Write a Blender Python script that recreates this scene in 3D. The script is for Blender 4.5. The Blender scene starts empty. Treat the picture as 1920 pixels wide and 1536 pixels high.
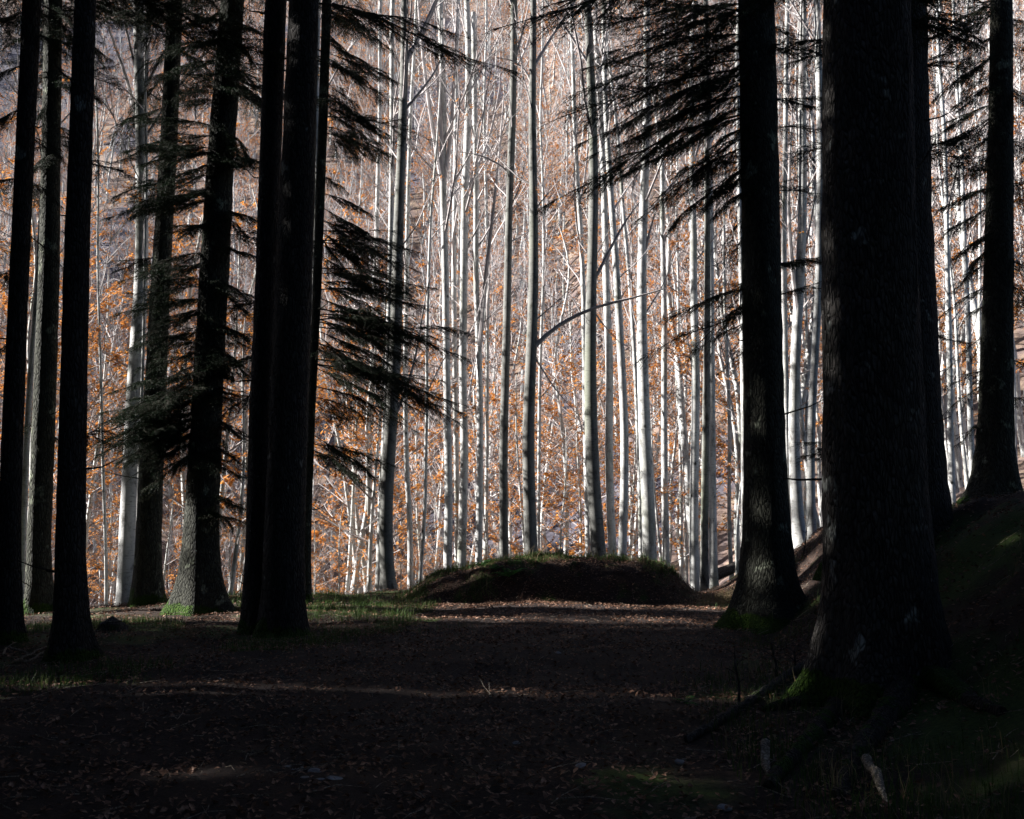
import bpy, math, random
import numpy as np
from mathutils import Vector, Matrix

# ------------------------------------------------------------------ camera, sky, sun, exposure
scene = bpy.context.scene
PITCH = math.radians(6.0)
CAMZ = 1.6
cam_data = bpy.data.cameras.new("camera")
cam_data.lens = 36.0
cam_data.sensor_width = 36.0
cam_data.clip_end = 2000
cam = bpy.data.objects.new("camera", cam_data)
scene.collection.objects.link(cam)
cam.location = (0, 0, CAMZ)
cam.rotation_euler = (math.radians(90) + PITCH, 0, 0)
scene.camera = cam

SUN_AZ = math.radians(85)      # to the left of the view direction
SUN_EL = math.radians(28)
SDIR = Vector((-math.sin(SUN_AZ) * math.cos(SUN_EL), math.cos(SUN_AZ) * math.cos(SUN_EL), math.sin(SUN_EL)))
world = bpy.data.worlds.new("World")
scene.world = world
world.use_nodes = True
wt = world.node_tree
bg = wt.nodes["Background"]
sky = wt.nodes.new("ShaderNodeTexSky")
sky.sky_type = 'NISHITA'
sky.sun_disc = False
sky.sun_elevation = SUN_EL
sky.sun_rotation = -SUN_AZ
sky.air_density = 0.6; sky.dust_density = 0.4; sky.ozone_density = 1.5
wt.links.new(sky.outputs[0], bg.inputs[0])
bg.inputs[1].default_value = 0.05
sl = bpy.data.lights.new("sun", 'SUN')
sl.energy = 5.0
sl.angle = math.radians(0.5)
sl.color = (1.0, 0.975, 0.945)
so = bpy.data.objects.new("sun", sl)
scene.collection.objects.link(so)
so.rotation_euler = SDIR.to_track_quat('Z', 'Y').to_euler()
so.location = SDIR * 60
scene.view_settings.view_transform = 'Standard'
scene.view_settings.look = 'None'
scene.view_settings.exposure = 1.92
scene.view_settings.gamma = 1
scene.cycles.max_bounces = 5
scene.cycles.diffuse_bounces = 1
scene.cycles.transmission_bounces = 2
scene.cycles.transparent_max_bounces = 4

R = random.Random(7)
NR = np.random.default_rng(11)
C = scene.collection

# ------------------------------------------------------------------ pixel helpers (photo pixels, 1920 x 1536)
F = 1920.0
cP, sP = math.cos(PITCH), math.sin(PITCH)
def ray(px, py):
    u = (px - 960) / F; v = (768 - py) / F
    return (u, cP - v * sP, sP + v * cP)
def at(px, py, Y):
    d = ray(px, py); k = Y / d[1]
    return Vector((d[0] * k, Y, CAMZ + d[2] * k))

# ------------------------------------------------------------------ noise
_lat = np.random.default_rng(3).random((256, 256))
def vnoise(x, y, s=1.0):
    x = np.asarray(x, float) * s + 137.3; y = np.asarray(y, float) * s + 71.7
    xi = np.floor(x).astype(int); yi = np.floor(y).astype(int)
    fx = x - xi; fy = y - yi
    fx = fx * fx * (3 - 2 * fx); fy = fy * fy * (3 - 2 * fy)
    a = _lat[xi % 256, yi % 256]; b = _lat[(xi + 1) % 256, yi % 256]
    c = _lat[xi % 256, (yi + 1) % 256]; d = _lat[(xi + 1) % 256, (yi + 1) % 256]
    return (a + (b - a) * fx + (c - a) * fy + (a - b - c + d) * fx * fy) * 2 - 1
def sstep(a, b, t):
    t = np.clip((t - a) / (b - a), 0, 1)
    return t * t * (3 - 2 * t)

# ------------------------------------------------------------------ terrain height
def height(x, y):
    x = np.asarray(x, float); y = np.asarray(y, float)
    s = x - (2.85 + 0.108 * np.clip(y, 0, 20))
    bank = 1.7 * sstep(-1.15, 1.9, s) + 0.03 * np.clip(s - 1.7, 0, 30)
    bank = bank * sstep(0.5, 9.0, y) 
    bank = bank * (1 + 0.10 * vnoise(x, y, 0.9) + 0.05 * vnoise(x, y, 2.6)) + 0.05 * vnoise(x, y, 3.5) * sstep(0, 1, s)
    left = -0.10 * sstep(2.5, 6, -x - 0.15 * y) + 0.16 * sstep(-9, -6.5, -np.abs(x + 3.4 + 0.15 * y)) * 0
    z = bank + left
    z = z + 0.05 * vnoise(x, y, 0.6) + 0.028 * vnoise(x, y, 1.9) + 0.007 * vnoise(x, y, 6.0)
    ye = np.where(x < -2.5, 22.3 + (x + 2.5) * 0.50, 22.3)
    ye = np.clip(ye, 19.3, 23)
    ye = ye - 3.6 * sstep(4.0, 7.0, x)
    t = y - ye
    D = 3.0 + 8.5 * sstep(14, -16, x)
    z = z - D * sstep(0, 30, np.clip(t, 0, 100)) - 0.5 * sstep(0, 3.0, t)
    z = z + np.clip(x - 7, 0, 60) * 0.33 * sstep(17, 38, y)
    hill = np.clip(y - 50, 0, None)
    az = x / np.maximum(y, 20)
    crest = 250 - 95 * sstep(0.36, 0.45, az) 
    hr = 0.75 * np.minimum(hill, crest - 50) + 0.10 * np.clip(y - crest, 0, 60) + 0.15 * (hill / (hill + 14)) * 12
    hr = hr * (1 - 0.27 * sstep(0.33, 0.42, az) * sstep(90, 200, y))
    z = z + hr + 5.0 * vnoise(x, y, 0.018) * sstep(45, 90, y) + 1.0 * vnoise(x, y, 0.09) * sstep(25, 50, y)
    return z
def h1(x, y):
    return float(height(x, y))
def ground_px(px, py, near=2.0, far=70):
    d = ray(px, py)
    Y = near
    while Y < far:
        k = Y / d[1]
        if CAMZ + d[2] * k < h1(d[0] * k, Y) + mound_h(d[0] * k, Y):
            return Vector((d[0] * k, Y, CAMZ + d[2] * k))
        Y += 0.03
    k = Y / d[1]
    return Vector((d[0] * k, Y, CAMZ + d[2] * k))
MC = (1.0, 20.5)
def mound_h(x, y):
    x = np.asarray(x, float); y = np.asarray(y, float)
    dx = x - MC[0]; dy = y - MC[1]
    lx = np.where(dx < 0, 3.35, 2.75)
    r = np.sqrt((np.abs(dx) / lx) ** 2.4 + (np.abs(dy) / 1.75) ** 2.2)
    h = 0.70 * (1 - sstep(0.58, 1.08, r)) 
    h = h * (1 + 0.07 * vnoise(x, y, 1.1)) + (0.07 * vnoise(x, y, 2.2) + 0.07 * vnoise(x, y, 5) + 0.03 * vnoise(x, y, 11)) * (1 - sstep(0.6, 1.05, r))
    h = h * (1 - 0.20 * sstep(-0.3, -2.6, dx))
    return np.where(r < 1.08, h, 0.0)

# ------------------------------------------------------------------ mesh collecting
def hill_px(px, py):
    d = ray(px, py); Y = 45.0
    while Y < 300:
        k = Y / d[1]
        if CAMZ + d[2] * k < h1(d[0] * k, Y): break
        Y += 0.5
    return d[0] * Y / d[1], Y
SHADE_SPOTS = []  # hillside shade painted into the ground colour as dark patches, trees thinned there
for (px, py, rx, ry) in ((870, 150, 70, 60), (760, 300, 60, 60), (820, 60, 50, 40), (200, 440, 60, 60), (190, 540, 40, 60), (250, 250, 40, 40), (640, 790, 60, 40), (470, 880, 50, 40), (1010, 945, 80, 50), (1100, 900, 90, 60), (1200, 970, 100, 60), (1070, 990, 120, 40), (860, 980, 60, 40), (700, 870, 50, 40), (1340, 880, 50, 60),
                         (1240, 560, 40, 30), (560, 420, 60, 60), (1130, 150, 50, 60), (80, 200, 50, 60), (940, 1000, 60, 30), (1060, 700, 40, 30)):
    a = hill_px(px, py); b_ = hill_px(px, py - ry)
    SHADE_SPOTS.append((a[0], a[1], rx / F * a[1], max(3.0, min(30.0, abs(b_[1] - a[1])))))
def painted_shade(x, y):
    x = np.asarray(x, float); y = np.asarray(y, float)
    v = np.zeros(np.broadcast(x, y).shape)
    for (a, b_, rx, ry) in SHADE_SPOTS:
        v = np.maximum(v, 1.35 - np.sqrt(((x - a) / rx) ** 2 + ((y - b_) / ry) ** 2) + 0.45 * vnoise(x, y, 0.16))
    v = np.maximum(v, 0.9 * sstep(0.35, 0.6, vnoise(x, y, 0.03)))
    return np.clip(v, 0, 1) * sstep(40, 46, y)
class MB:
    def __init__(self):
        self.v = []; self.f = []; self.m = []; self.n = 0; self.attr = []
    def add(self, v, f, mat=0):
        v = np.asarray(v, float).reshape(-1, 3)
        f = np.asarray(f, int)
        self.v.append(v); self.f.append(f + self.n); self.m.append(np.full(len(f), mat, int)); self.n += len(v)
    def mesh(self, name, mats, smooth=True):
        me = bpy.data.meshes.new(name)
        V = np.concatenate(self.v) if self.v else np.zeros((0, 3))
        me.vertices.add(len(V)); me.vertices.foreach_set("co", V.astype(np.float32).ravel())
        ls = np.concatenate([np.full(len(f), f.shape[1]) for f in self.f])
        li = np.concatenate([f.ravel() for f in self.f])
        me.loops.add(len(li)); me.loops.foreach_set("vertex_index", li.astype(np.int32))
        st = np.concatenate([[0], np.cumsum(ls)[:-1]])
        me.polygons.add(len(ls)); me.polygons.foreach_set("loop_start", st.astype(np.int32))
        me.polygons.foreach_set("loop_total", ls.astype(np.int32))
        me.polygons.foreach_set("material_index", np.concatenate(self.m).astype(np.int32))
        me.polygons.foreach_set("use_smooth", np.full(len(ls), smooth))
        for m in mats: me.materials.append(m)
        me.update(calc_edges=True)
        return me
    def tube(self, P, rad, sides=8, mat=0, cap=True):
        P = np.asarray(P, float); rad = np.asarray(rad, float)
        n = len(P)
        T = np.gradient(P, axis=0); T /= np.linalg.norm(T, axis=1)[:, None] + 1e-9
        up = np.array([0.0, 1.0, 0.0]) if abs(T[0][2]) > 0.6 else np.array([0.0, 0, 1.0])
        A = np.cross(T, up); A /= np.linalg.norm(A, axis=1)[:, None] + 1e-9
        B = np.cross(T, A)
        th = np.arange(sides) * 2 * np.pi / sides
        ring = (A[:, None, :] * np.cos(th)[None, :, None] + B[:, None, :] * np.sin(th)[None, :, None])
        if rad.ndim == 1: rad = rad[:, None]
        V = P[:, None, :] + ring * rad[:, :, None]
        i = np.arange(n - 1)[:, None] * sides; j = np.arange(sides)[None, :]; j2 = (j + 1) % sides
        f = np.stack([i + j, i + sides + j, i + sides + j2, i + j2], -1).reshape(-1, 4)
        self.add(V.reshape(-1, 3), f, mat)
        if cap:
            tip = P[-1] + T[-1] * rad[-1].mean() * 0.6
            base = self.n
            self.add(np.vstack([V[-1], tip]), np.stack([np.arange(sides), np.full(sides, sides), (np.arange(sides) + 1) % sides], -1)[:, ::-1], mat)
    def sticks(self, P0, P1, r0, r1, mat=0):
        """many three-sided straight twigs at once"""
        P0 = np.asarray(P0, float).reshape(-1, 3); P1 = np.asarray(P1, float).reshape(-1, 3); n = len(P0)
        if n == 0: return
        r0 = np.broadcast_to(r0, (n,)); r1 = np.broadcast_to(r1, (n,))
        T = P1 - P0; T = T / (np.linalg.norm(T, axis=1)[:, None] + 1e-9)
        up = np.where(np.abs(T[:, 2:3]) > 0.8, np.array([[1.0, 0, 0]]), np.array([[0, 0, 1.0]]))
        A = np.cross(T, up); A /= np.linalg.norm(A, axis=1)[:, None] + 1e-9
        B = np.cross(T, A)
        V = np.zeros((n, 6, 3))
        for k in range(3):
            a = k * 2 * np.pi / 3
            o = A * math.cos(a) + B * math.sin(a)
            V[:, k] = P0 + o * r0[:, None]; V[:, 3 + k] = P1 + o * r1[:, None]
        b = np.arange(n)[:, None] * 6
        f = np.concatenate([np.concatenate([b + k, b + 3 + k, b + 3 + (k + 1) % 3, b + (k + 1) % 3], 1) for k in range(3)])
        self.add(V.reshape(-1, 3), f, mat)
    def quads(self, Cn, U, W, mat=0, bend=0.0):
        """leaf-like folded quads: centre, half-length vector, half-width vector"""
        n = len(Cn)
        if n == 0: return
        N = np.cross(U, W); N /= np.linalg.norm(N, axis=1)[:, None] + 1e-9
        ln = np.linalg.norm(W, axis=1)[:, None]
        V = np.stack([Cn - U, Cn + W + N * ln * bend - U * 0.1, Cn + U, Cn - W + N * ln * bend - U * 0.1], 1)
        b = np.arange(n)[:, None] * 4
        f = np.concatenate([b, b + 1, b + 2, b + 3], 1)
        if bend:
            f = np.concatenate([np.concatenate([b, b + 1, b + 2], 1), np.concatenate([b, b + 2, b + 3], 1)])
        self.add(V.reshape(-1, 3), f, mat)

def link(name, me, parent=None, loc=(0, 0, 0)):
    o = bpy.data.objects.new(name, me); C.objects.link(o)
    o.location = loc
    if parent is not None: o.parent = parent
    return o
def thing(name, label, cat, loc=(0, 0, 0), group=None, rz=0):
    o = bpy.data.objects.new(name, None); C.objects.link(o)
    o.location = loc; o.rotation_euler = (0, 0, rz); o.empty_display_size = 0.3
    o["label"] = label; o["category"] = cat
    if group: o["group"] = group
    return o
def tag(o, label, cat, group=None):
    o["label"] = label; o["category"] = cat
    if group: o["group"] = group
    return o
def struct(o, kind='structure', label=None):
    o["kind"] = kind
    if label: o["label"] = label
    return o

# ------------------------------------------------------------------ materials
def mat(name):
    m = bpy.data.materials.new(name); m.use_nodes = True
    nt = m.node_tree; b = nt.nodes["Principled BSDF"]
    b.inputs["Roughness"].default_value = 0.9
    b.inputs["Specular IOR Level"].default_value = 0.15
    return m, nt, b
def N(nt, t, **kw):
    n = nt.nodes.new(t)
    for k, v in kw.items():
        if k in n.inputs: n.inputs[k].default_value = v
        else: setattr(n, k, v)
    return n
def ramp(nt, src, stops):
    r = nt.nodes.new("ShaderNodeValToRGB")
    el = r.color_ramp.elements
    while len(el) < len(stops): el.new(0.5)
    for e, (p, c) in zip(el, stops):
        e.position = p; e.color = (*c, 1) if len(c) == 3 else c
    nt.links.new(src, r.inputs[0])
    return r.outputs[0]
def mixc(nt, fac, a, b):
    m = nt.nodes.new("ShaderNodeMix"); m.data_type = 'RGBA'
    for s, i in ((fac, 0), (a, 6), (b, 7)):
        if hasattr(s, 'links'): nt.links.new(s, m.inputs[i])
        else: m.inputs[i].default_value = s if i == 0 else (*s, 1)
    return m.outputs[2]
def scaled(nt, sc, kind='Object'):
    tc = nt.nodes.new("ShaderNodeTexCoord"); mp = nt.nodes.new("ShaderNodeMapping")
    mp.inputs["Scale"].default_value = sc
    nt.links.new(tc.outputs[kind], mp.inputs[0]); return mp.outputs[0]
def noise(nt, vec, scale, detail=4, rough=0.55):
    n = N(nt, "ShaderNodeTexNoise", Scale=scale, Detail=detail, Roughness=rough)
    nt.links.new(vec, n.inputs["Vector"]); return n.outputs[0]
def bump(nt, b, h, strength, dist):
    n = N(nt, "ShaderNodeBump", Strength=strength, Distance=dist)
    nt.links.new(h, n.inputs["Height"]); nt.links.new(n.outputs[0], b.inputs["Normal"])

def bark_material(name, dark, light, patch, moss_h=0.0, fissure=0.6, patch_lo=0.62, rough_scale=6):
    m, nt, b = mat(name)
    v = scaled(nt, (1, 1, 0.28))
    v2 = scaled(nt, (1, 1, 0.75))
    n1 = noise(nt, v, rough_scale * 3, 6, 0.65)
    col = ramp(nt, n1, [(0.3, dark), (0.7, light)])
    n2 = noise(nt, v2, 3.2, 3, 0.6)
    pf = ramp(nt, n2, [(patch_lo, (0, 0, 0)), (patch_lo + 0.05, (1, 1, 1))])
    col = mixc(nt, pf, col, patch)
    vor = N(nt, "ShaderNodeTexVoronoi", Scale=rough_scale * 5.0); vor.feature = 'DISTANCE_TO_EDGE'
    nt.links.new(v, vor.inputs["Vector"])
    col = mixc(nt, ramp(nt, vor.outputs['Distance'], [(0.0, (0.75, 0.75, 0.75)), (0.12, (0, 0, 0))]), col, tuple(0.35 * c for c in dark))
    if moss_h > 0:
        tc = nt.nodes.new("ShaderNodeTexCoord"); sx = nt.nodes.new("ShaderNodeSeparateXYZ")
        nt.links.new(tc.outputs["Object"], sx.inputs[0])
        a = N(nt, "ShaderNodeMath", operation='MULTIPLY_ADD'); a.inputs[1].default_value = -1.0 / moss_h; a.inputs[2].default_value = 1.05
        nt.links.new(sx.outputs[2], a.inputs[0])
        nn = noise(nt, scaled(nt, (1, 1, 0.6)), 6, 4)
        s = N(nt, "ShaderNodeMath", operation='MULTIPLY_ADD'); s.inputs[1].default_value = 1.3; s.inputs[2].default_value = -0.72
        nt.links.new(nn, s.inputs[0])
        t = N(nt, "ShaderNodeMath", operation='ADD'); nt.links.new(a.outputs[0], t.inputs[0]); nt.links.new(s.outputs[0], t.inputs[1])
        t2 = N(nt, "ShaderNodeMath", operation='MULTIPLY_ADD'); t2.inputs[1].default_value = -0.7
        nt.links.new(sx.outputs[0], t2.inputs[0]); nt.links.new(t.outputs[0], t2.inputs[2])
        t = t2
        mf = ramp(nt, t.outputs[0], [(0.42, (0, 0, 0)), (0.58, (1, 1, 1))])
        mg = ramp(nt, noise(nt, scaled(nt, (1, 1, 1)), 40, 3), [(0.3, (0.012, 0.03, 0.004)), (0.7, (0.055, 0.105, 0.010))])
        col = mixc(nt, mf, col, mg)
    nt.links.new(col, b.inputs["Base Color"])
    hh = N(nt, "ShaderNodeMath", operation='MULTIPLY_ADD'); hh.inputs[1].default_value = 0.9
    vc = ramp(nt, vor.outputs["Distance"], [(0.0, (0, 0, 0)), (0.25, (1, 1, 1))])
    nt.links.new(vc, hh.inputs[0]); nt.links.new(n1, hh.inputs[2])
    bump(nt, b, hh.outputs[0], min(1, fissure * 1.3), 0.05)
    return m
M_FIR = bark_material("fir_bark", (0.022, 0.020, 0.019), (0.075, 0.068, 0.062), (0.24, 0.25, 0.23), 0.30, 0.8, 0.66)
M_FIRG = bark_material("greenish_fir_bark", (0.035, 0.036, 0.028), (0.10, 0.10, 0.078), (0.24, 0.26, 0.19), 0.40, 0.6, 0.60)
M_FIRN = bark_material("grey_green_fir_bark", (0.026, 0.027, 0.022), (0.085, 0.085, 0.066), (0.25, 0.27, 0.20), 0.22, 0.7, 0.62)
M_BIG = bark_material("old_fir_bark", (0.035, 0.032, 0.030), (0.12, 0.11, 0.10), (0.34, 0.35, 0.32), 0.16, 0.9, 0.63)
M_ROOT = bark_material("mossy_root_bark", (0.04, 0.035, 0.03), (0.12, 0.10, 0.08), (0.045, 0.10, 0.012), 0.0, 0.8, 0.50)
M_DEAD = bark_material("dead_wood", (0.20, 0.16, 0.12), (0.45, 0.38, 0.30), (0.12, 0.10, 0.08), 0.0, 0.5, 0.6)
M_LOG = bark_material("log_bark", (0.05, 0.045, 0.04), (0.14, 0.12, 0.11), (0.10, 0.13, 0.05), 0.0, 0.6, 0.6)
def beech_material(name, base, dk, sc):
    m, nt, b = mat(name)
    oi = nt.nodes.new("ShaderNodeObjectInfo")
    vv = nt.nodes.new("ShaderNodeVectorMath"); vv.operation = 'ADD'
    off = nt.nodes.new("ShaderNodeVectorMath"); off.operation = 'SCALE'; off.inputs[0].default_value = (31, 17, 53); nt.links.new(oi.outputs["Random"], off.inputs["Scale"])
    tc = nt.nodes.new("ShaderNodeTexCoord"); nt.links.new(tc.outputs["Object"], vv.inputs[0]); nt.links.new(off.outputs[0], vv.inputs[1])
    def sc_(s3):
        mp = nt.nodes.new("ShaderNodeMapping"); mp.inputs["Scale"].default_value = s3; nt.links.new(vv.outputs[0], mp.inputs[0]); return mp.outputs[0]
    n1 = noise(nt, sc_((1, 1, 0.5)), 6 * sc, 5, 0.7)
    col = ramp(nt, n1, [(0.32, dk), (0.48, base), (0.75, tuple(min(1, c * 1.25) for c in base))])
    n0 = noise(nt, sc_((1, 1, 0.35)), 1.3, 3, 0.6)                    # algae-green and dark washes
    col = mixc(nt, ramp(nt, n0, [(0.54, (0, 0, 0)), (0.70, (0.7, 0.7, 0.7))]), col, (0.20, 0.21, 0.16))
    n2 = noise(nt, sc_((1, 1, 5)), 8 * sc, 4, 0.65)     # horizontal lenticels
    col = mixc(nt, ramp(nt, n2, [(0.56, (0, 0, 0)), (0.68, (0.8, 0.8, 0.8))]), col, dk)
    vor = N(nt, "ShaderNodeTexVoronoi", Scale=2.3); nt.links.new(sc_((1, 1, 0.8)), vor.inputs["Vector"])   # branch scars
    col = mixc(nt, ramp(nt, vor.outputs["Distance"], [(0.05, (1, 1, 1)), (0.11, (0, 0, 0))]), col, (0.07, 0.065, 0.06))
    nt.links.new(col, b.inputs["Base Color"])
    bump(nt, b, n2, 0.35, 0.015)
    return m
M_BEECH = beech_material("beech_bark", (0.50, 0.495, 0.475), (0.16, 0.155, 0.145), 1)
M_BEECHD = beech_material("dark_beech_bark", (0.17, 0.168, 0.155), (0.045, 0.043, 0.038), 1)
M_TWIG, nt, b = mat("beech_twigs"); 
nt.links.new(ramp(nt, noise(nt, scaled(nt, (1, 1, 1)), 0.7, 2), [(0.35, (0.30, 0.27, 0.265)), (0.65, (0.54, 0.495, 0.48))]), b.inputs["Base Color"])
def leaf_material(name, cols, sc=9.0, trans=0.35):
    m, nt, b = mat(name)
    n = noise(nt, scaled(nt, (1, 1, 1)), sc, 3, 0.7)
    c = ramp(nt, n, [(0.25 + 0.5 * i / (len(cols) - 1), k) for i, k in enumerate(cols)])
    nt.links.new(c, b.inputs["Base Color"])
    tr = nt.nodes.new("ShaderNodeBsdfTranslucent"); nt.links.new(c, tr.inputs[0])
    mx = nt.nodes.new("ShaderNodeMixShader"); mx.inputs[0].default_value = trans
    nt.links.new(b.outputs[0], mx.inputs[1]); nt.links.new(tr.outputs[0], mx.inputs[2])
    nt.links.new(mx.outputs[0], nt.nodes["Material Output"].inputs[0])
    b.inputs["Roughness"].default_value = 0.6
    return m
M_LEAF = leaf_material("copper_beech_leaves", [(0.36, 0.14, 0.045), (0.64, 0.27, 0.07), (0.85, 0.42, 0.09)])
M_LEAFBR = leaf_material("brown_beech_leaves", [(0.32, 0.15, 0.08), (0.56, 0.27, 0.13), (0.72, 0.37, 0.14)])
M_NEEDLE = leaf_material("conifer_needles", [(0.008, 0.020, 0.008), (0.018, 0.042, 0.014)], 3, 0.12)
M_CTWIG, nt, b = mat("conifer_twigs"); b.inputs["Base Color"].default_value = (0.03, 0.024, 0.018, 1)
M_LITTER = leaf_material("fallen_leaf", [(0.055, 0.030, 0.022), (0.18, 0.095, 0.06), (0.55, 0.33, 0.22)], 14, 0.1)
M_GRASS = leaf_material("grass_blades", [(0.025, 0.055, 0.015), (0.06, 0.11, 0.025), (0.17, 0.17, 0.07)], 3, 0.25)
M_DRY = leaf_material("dry_grass", [(0.16, 0.12, 0.06), (0.34, 0.27, 0.15)], 3, 0.2)
M_FERN = leaf_material("fern_green", [(0.03, 0.12, 0.02), (0.07, 0.24, 0.04)], 3, 0.3)
M_STONE, nt, b = mat("stone")
nt.links.new(ramp(nt, noise(nt, scaled(nt, (1, 1, 1)), 14, 5), [(0.3, (0.16, 0.16, 0.17)), (0.7, (0.34, 0.33, 0.33))]), b.inputs["Base Color"])
M_MOSS, nt, b = mat("moss")
nm = noise(nt, scaled(nt, (1, 1, 1)), 45, 4)
nt.links.new(ramp(nt, nm, [(0.3, (0.02, 0.06, 0.006)), (0.7, (0.10, 0.22, 0.02))]), b.inputs["Base Color"]); bump(nt, b, nm, 0.9, 0.02)

def ground_material():
    m, nt, b = mat("forest_floor")
    v = scaled(nt, (1, 1, 1))
    n1 = noise(nt, v, 22, 6, 0.7)
    soil = ramp(nt, n1, [(0.32, (0.013, 0.010, 0.009)), (0.55, (0.040, 0.026, 0.020)), (0.75, (0.10, 0.06, 0.04))])
    n2 = noise(nt, v, 0.45, 4, 0.6)
    n3 = noise(nt, v, 30, 4, 0.7)
    green = ramp(nt, n3, [(0.3, (0.018, 0.035, 0.010)), (0.7, (0.07, 0.10, 0.025))])
    gf = ramp(nt, n2, [(0.50, (0, 0, 0)), (0.60, (1, 1, 1))])
    col = mixc(nt, gf, soil, green)
    # far hillside: brown leaf carpet, with hillside shade painted on as grey-violet patches
    geo = nt.nodes.new("ShaderNodeNewGeometry"); sx = nt.nodes.new("ShaderNodeSeparateXYZ")
    nt.links.new(geo.outputs["Position"], sx.inputs[0])
    mr = N(nt, "ShaderNodeMapRange"); mr.inputs[1].default_value = 24; mr.inputs[2].default_value = 36
    nt.links.new(sx.outputs[1], mr.inputs[0])
    n4 = noise(nt, v, 0.9, 6, 0.7)
    far = ramp(nt, n4, [(0.30, (0.09, 0.075, 0.08)), (0.5, (0.19, 0.135, 0.11)), (0.62, (0.25, 0.185, 0.13)), (0.78, (0.22, 0.20, 0.21))])
    shade_at = nt.nodes.new("ShaderNodeAttribute"); shade_at.attribute_name = "painted_shade"
    shade_col = ramp(nt, noise(nt, v, 2.2, 6, 0.75), [(0.35, (0.045, 0.042, 0.052)), (0.6, (0.11, 0.10, 0.12)), (0.75, (0.2, 0.19, 0.2))])
    far = mixc(nt, ramp(nt, shade_at.outputs["Fac"], [(0.25, (0, 0, 0)), (0.6, (1, 1, 1))]), far, shade_col)
    col = mixc(nt, mr.outputs[0], col, far)
    nt.links.new(col, b.inputs["Base Color"])
    bump(nt, b, n1, 1.0, 0.03)
    return m
M_GROUND = ground_material()
def litter_ground(name, a, c, d):
    m, nt, b = mat(name)
    v = scaled(nt, (1, 1, 1)); n1 = noise(nt, v, 30, 6, 0.75)
    nt.links.new(ramp(nt, n1, [(0.32, a), (0.55, c), (0.75, d)]), b.inputs["Base Color"]); bump(nt, b, n1, 1.0, 0.03)
    return m
M_PATH = litter_ground("path_litter", (0.015, 0.012, 0.012), (0.038, 0.027, 0.023), (0.095, 0.062, 0.048))
M_MOUND, nt, b = mat("mound_soil")
v = scaled(nt, (1, 1, 1)); n1 = noise(nt, v, 26, 6, 0.7)
cs = ramp(nt, n1, [(0.32, (0.02, 0.015, 0.012)), (0.6, (0.07, 0.042, 0.03)), (0.8, (0.13, 0.08, 0.05))])
cg = ramp(nt, noise(nt, v, 40, 3), [(0.3, (0.02, 0.04, 0.01)), (0.7, (0.06, 0.11, 0.02))])
nt.links.new(mixc(nt, ramp(nt, noise(nt, v, 1.6, 3), [(0.54, (0, 0, 0)), (0.68, (1, 1, 1))]), cs, cg), b.inputs["Base Color"]); bump(nt, b, n1, 1.0, 0.04)

# ------------------------------------------------------------------ ground, path, mound
def grid(xs, ys, zf, name, m):
    X, Y = np.meshgrid(xs, ys)
    Z = zf(X, Y)
    V = np.stack([X, Y, Z], -1).reshape(-1, 3)
    nx, ny = len(xs), len(ys)
    i = (np.arange(ny - 1)[:, None] * nx + np.arange(nx - 1)[None, :]).reshape(-1, 1)
    f = np.concatenate([i, i + 1, i + nx + 1, i + nx], 1)
    mb = MB(); mb.add(V, f); return mb.mesh(name, [m])
def spaced(a, b, d0, g):
    out = [a]; d = d0
    while out[-1] < b: out.append(out[-1] + d); d *= g
    return out
xs = np.array([-v for v in spaced(12, 420, 0.14, 1.05)][::-1] + list(np.arange(-11.86, 12, 0.14)) + spaced(12, 420, 0.14, 1.05))
ys = np.array([-v for v in spaced(0, 120, 0.3, 1.12)][::-1][:-1] + list(np.arange(0, 26, 0.14)) + spaced(26, 520, 0.15, 1.025))
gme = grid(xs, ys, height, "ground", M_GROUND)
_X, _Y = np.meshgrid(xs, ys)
_a = gme.attributes.new("painted_shade", 'FLOAT', 'POINT'); _a.data.foreach_set("value", painted_shade(_X, _Y).astype(np.float32).ravel())
g = link("ground", gme); struct(g)
# track: a strip of trodden leaf litter that bends from lower left towards the gap right of the mound
def track_c(y): return -2.9 + 0.0 * y + 4.6 * sstep(4, 19, y)
def track_w(y): return 3.2 - 1.0 * sstep(10, 19, y)
ty = np.arange(0.4, 18.6, 0.12); tu = np.linspace(-1, 1, 60)
TY, TU = np.meshgrid(ty, tu, indexing='ij')
wob = 0.25 * vnoise(TY * 1.3, np.sign(TU) * 7 + 3.1, 1.0) * np.abs(TU)
TX = track_c(TY) + TU * (track_w(TY) + wob)
TZ = height(TX, TY) + 0.012 * (1 - TU ** 2) * 1.5 - 0.010 * TU ** 8 + 0.004
mb = MB(); nx = len(tu)
i = (np.arange(len(ty) - 1)[:, None] * nx + np.arange(nx - 1)[None, :]).reshape(-1, 1)
mb.add(np.stack([TX, TY, TZ], -1).reshape(-1, 3), np.concatenate([i, i + 1, i + nx + 1, i + nx], 1))
struct(link("path", mb.mesh("path", [M_PATH])))
mx = np.arange(MC[0] - 3.7, MC[0] + 3.1, 0.05); my = np.arange(MC[1] - 2.0, MC[1] + 2.0, 0.05)
mo = link("mound", grid(mx, my, lambda x, y: height(x, y) + mound_h(x, y) - 0.03, "mound", M_MOUND)); struct(mo)
def surf(x, y):
    return height(x, y) + np.maximum(mound_h(x, y) - 0.03, 0)

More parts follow.
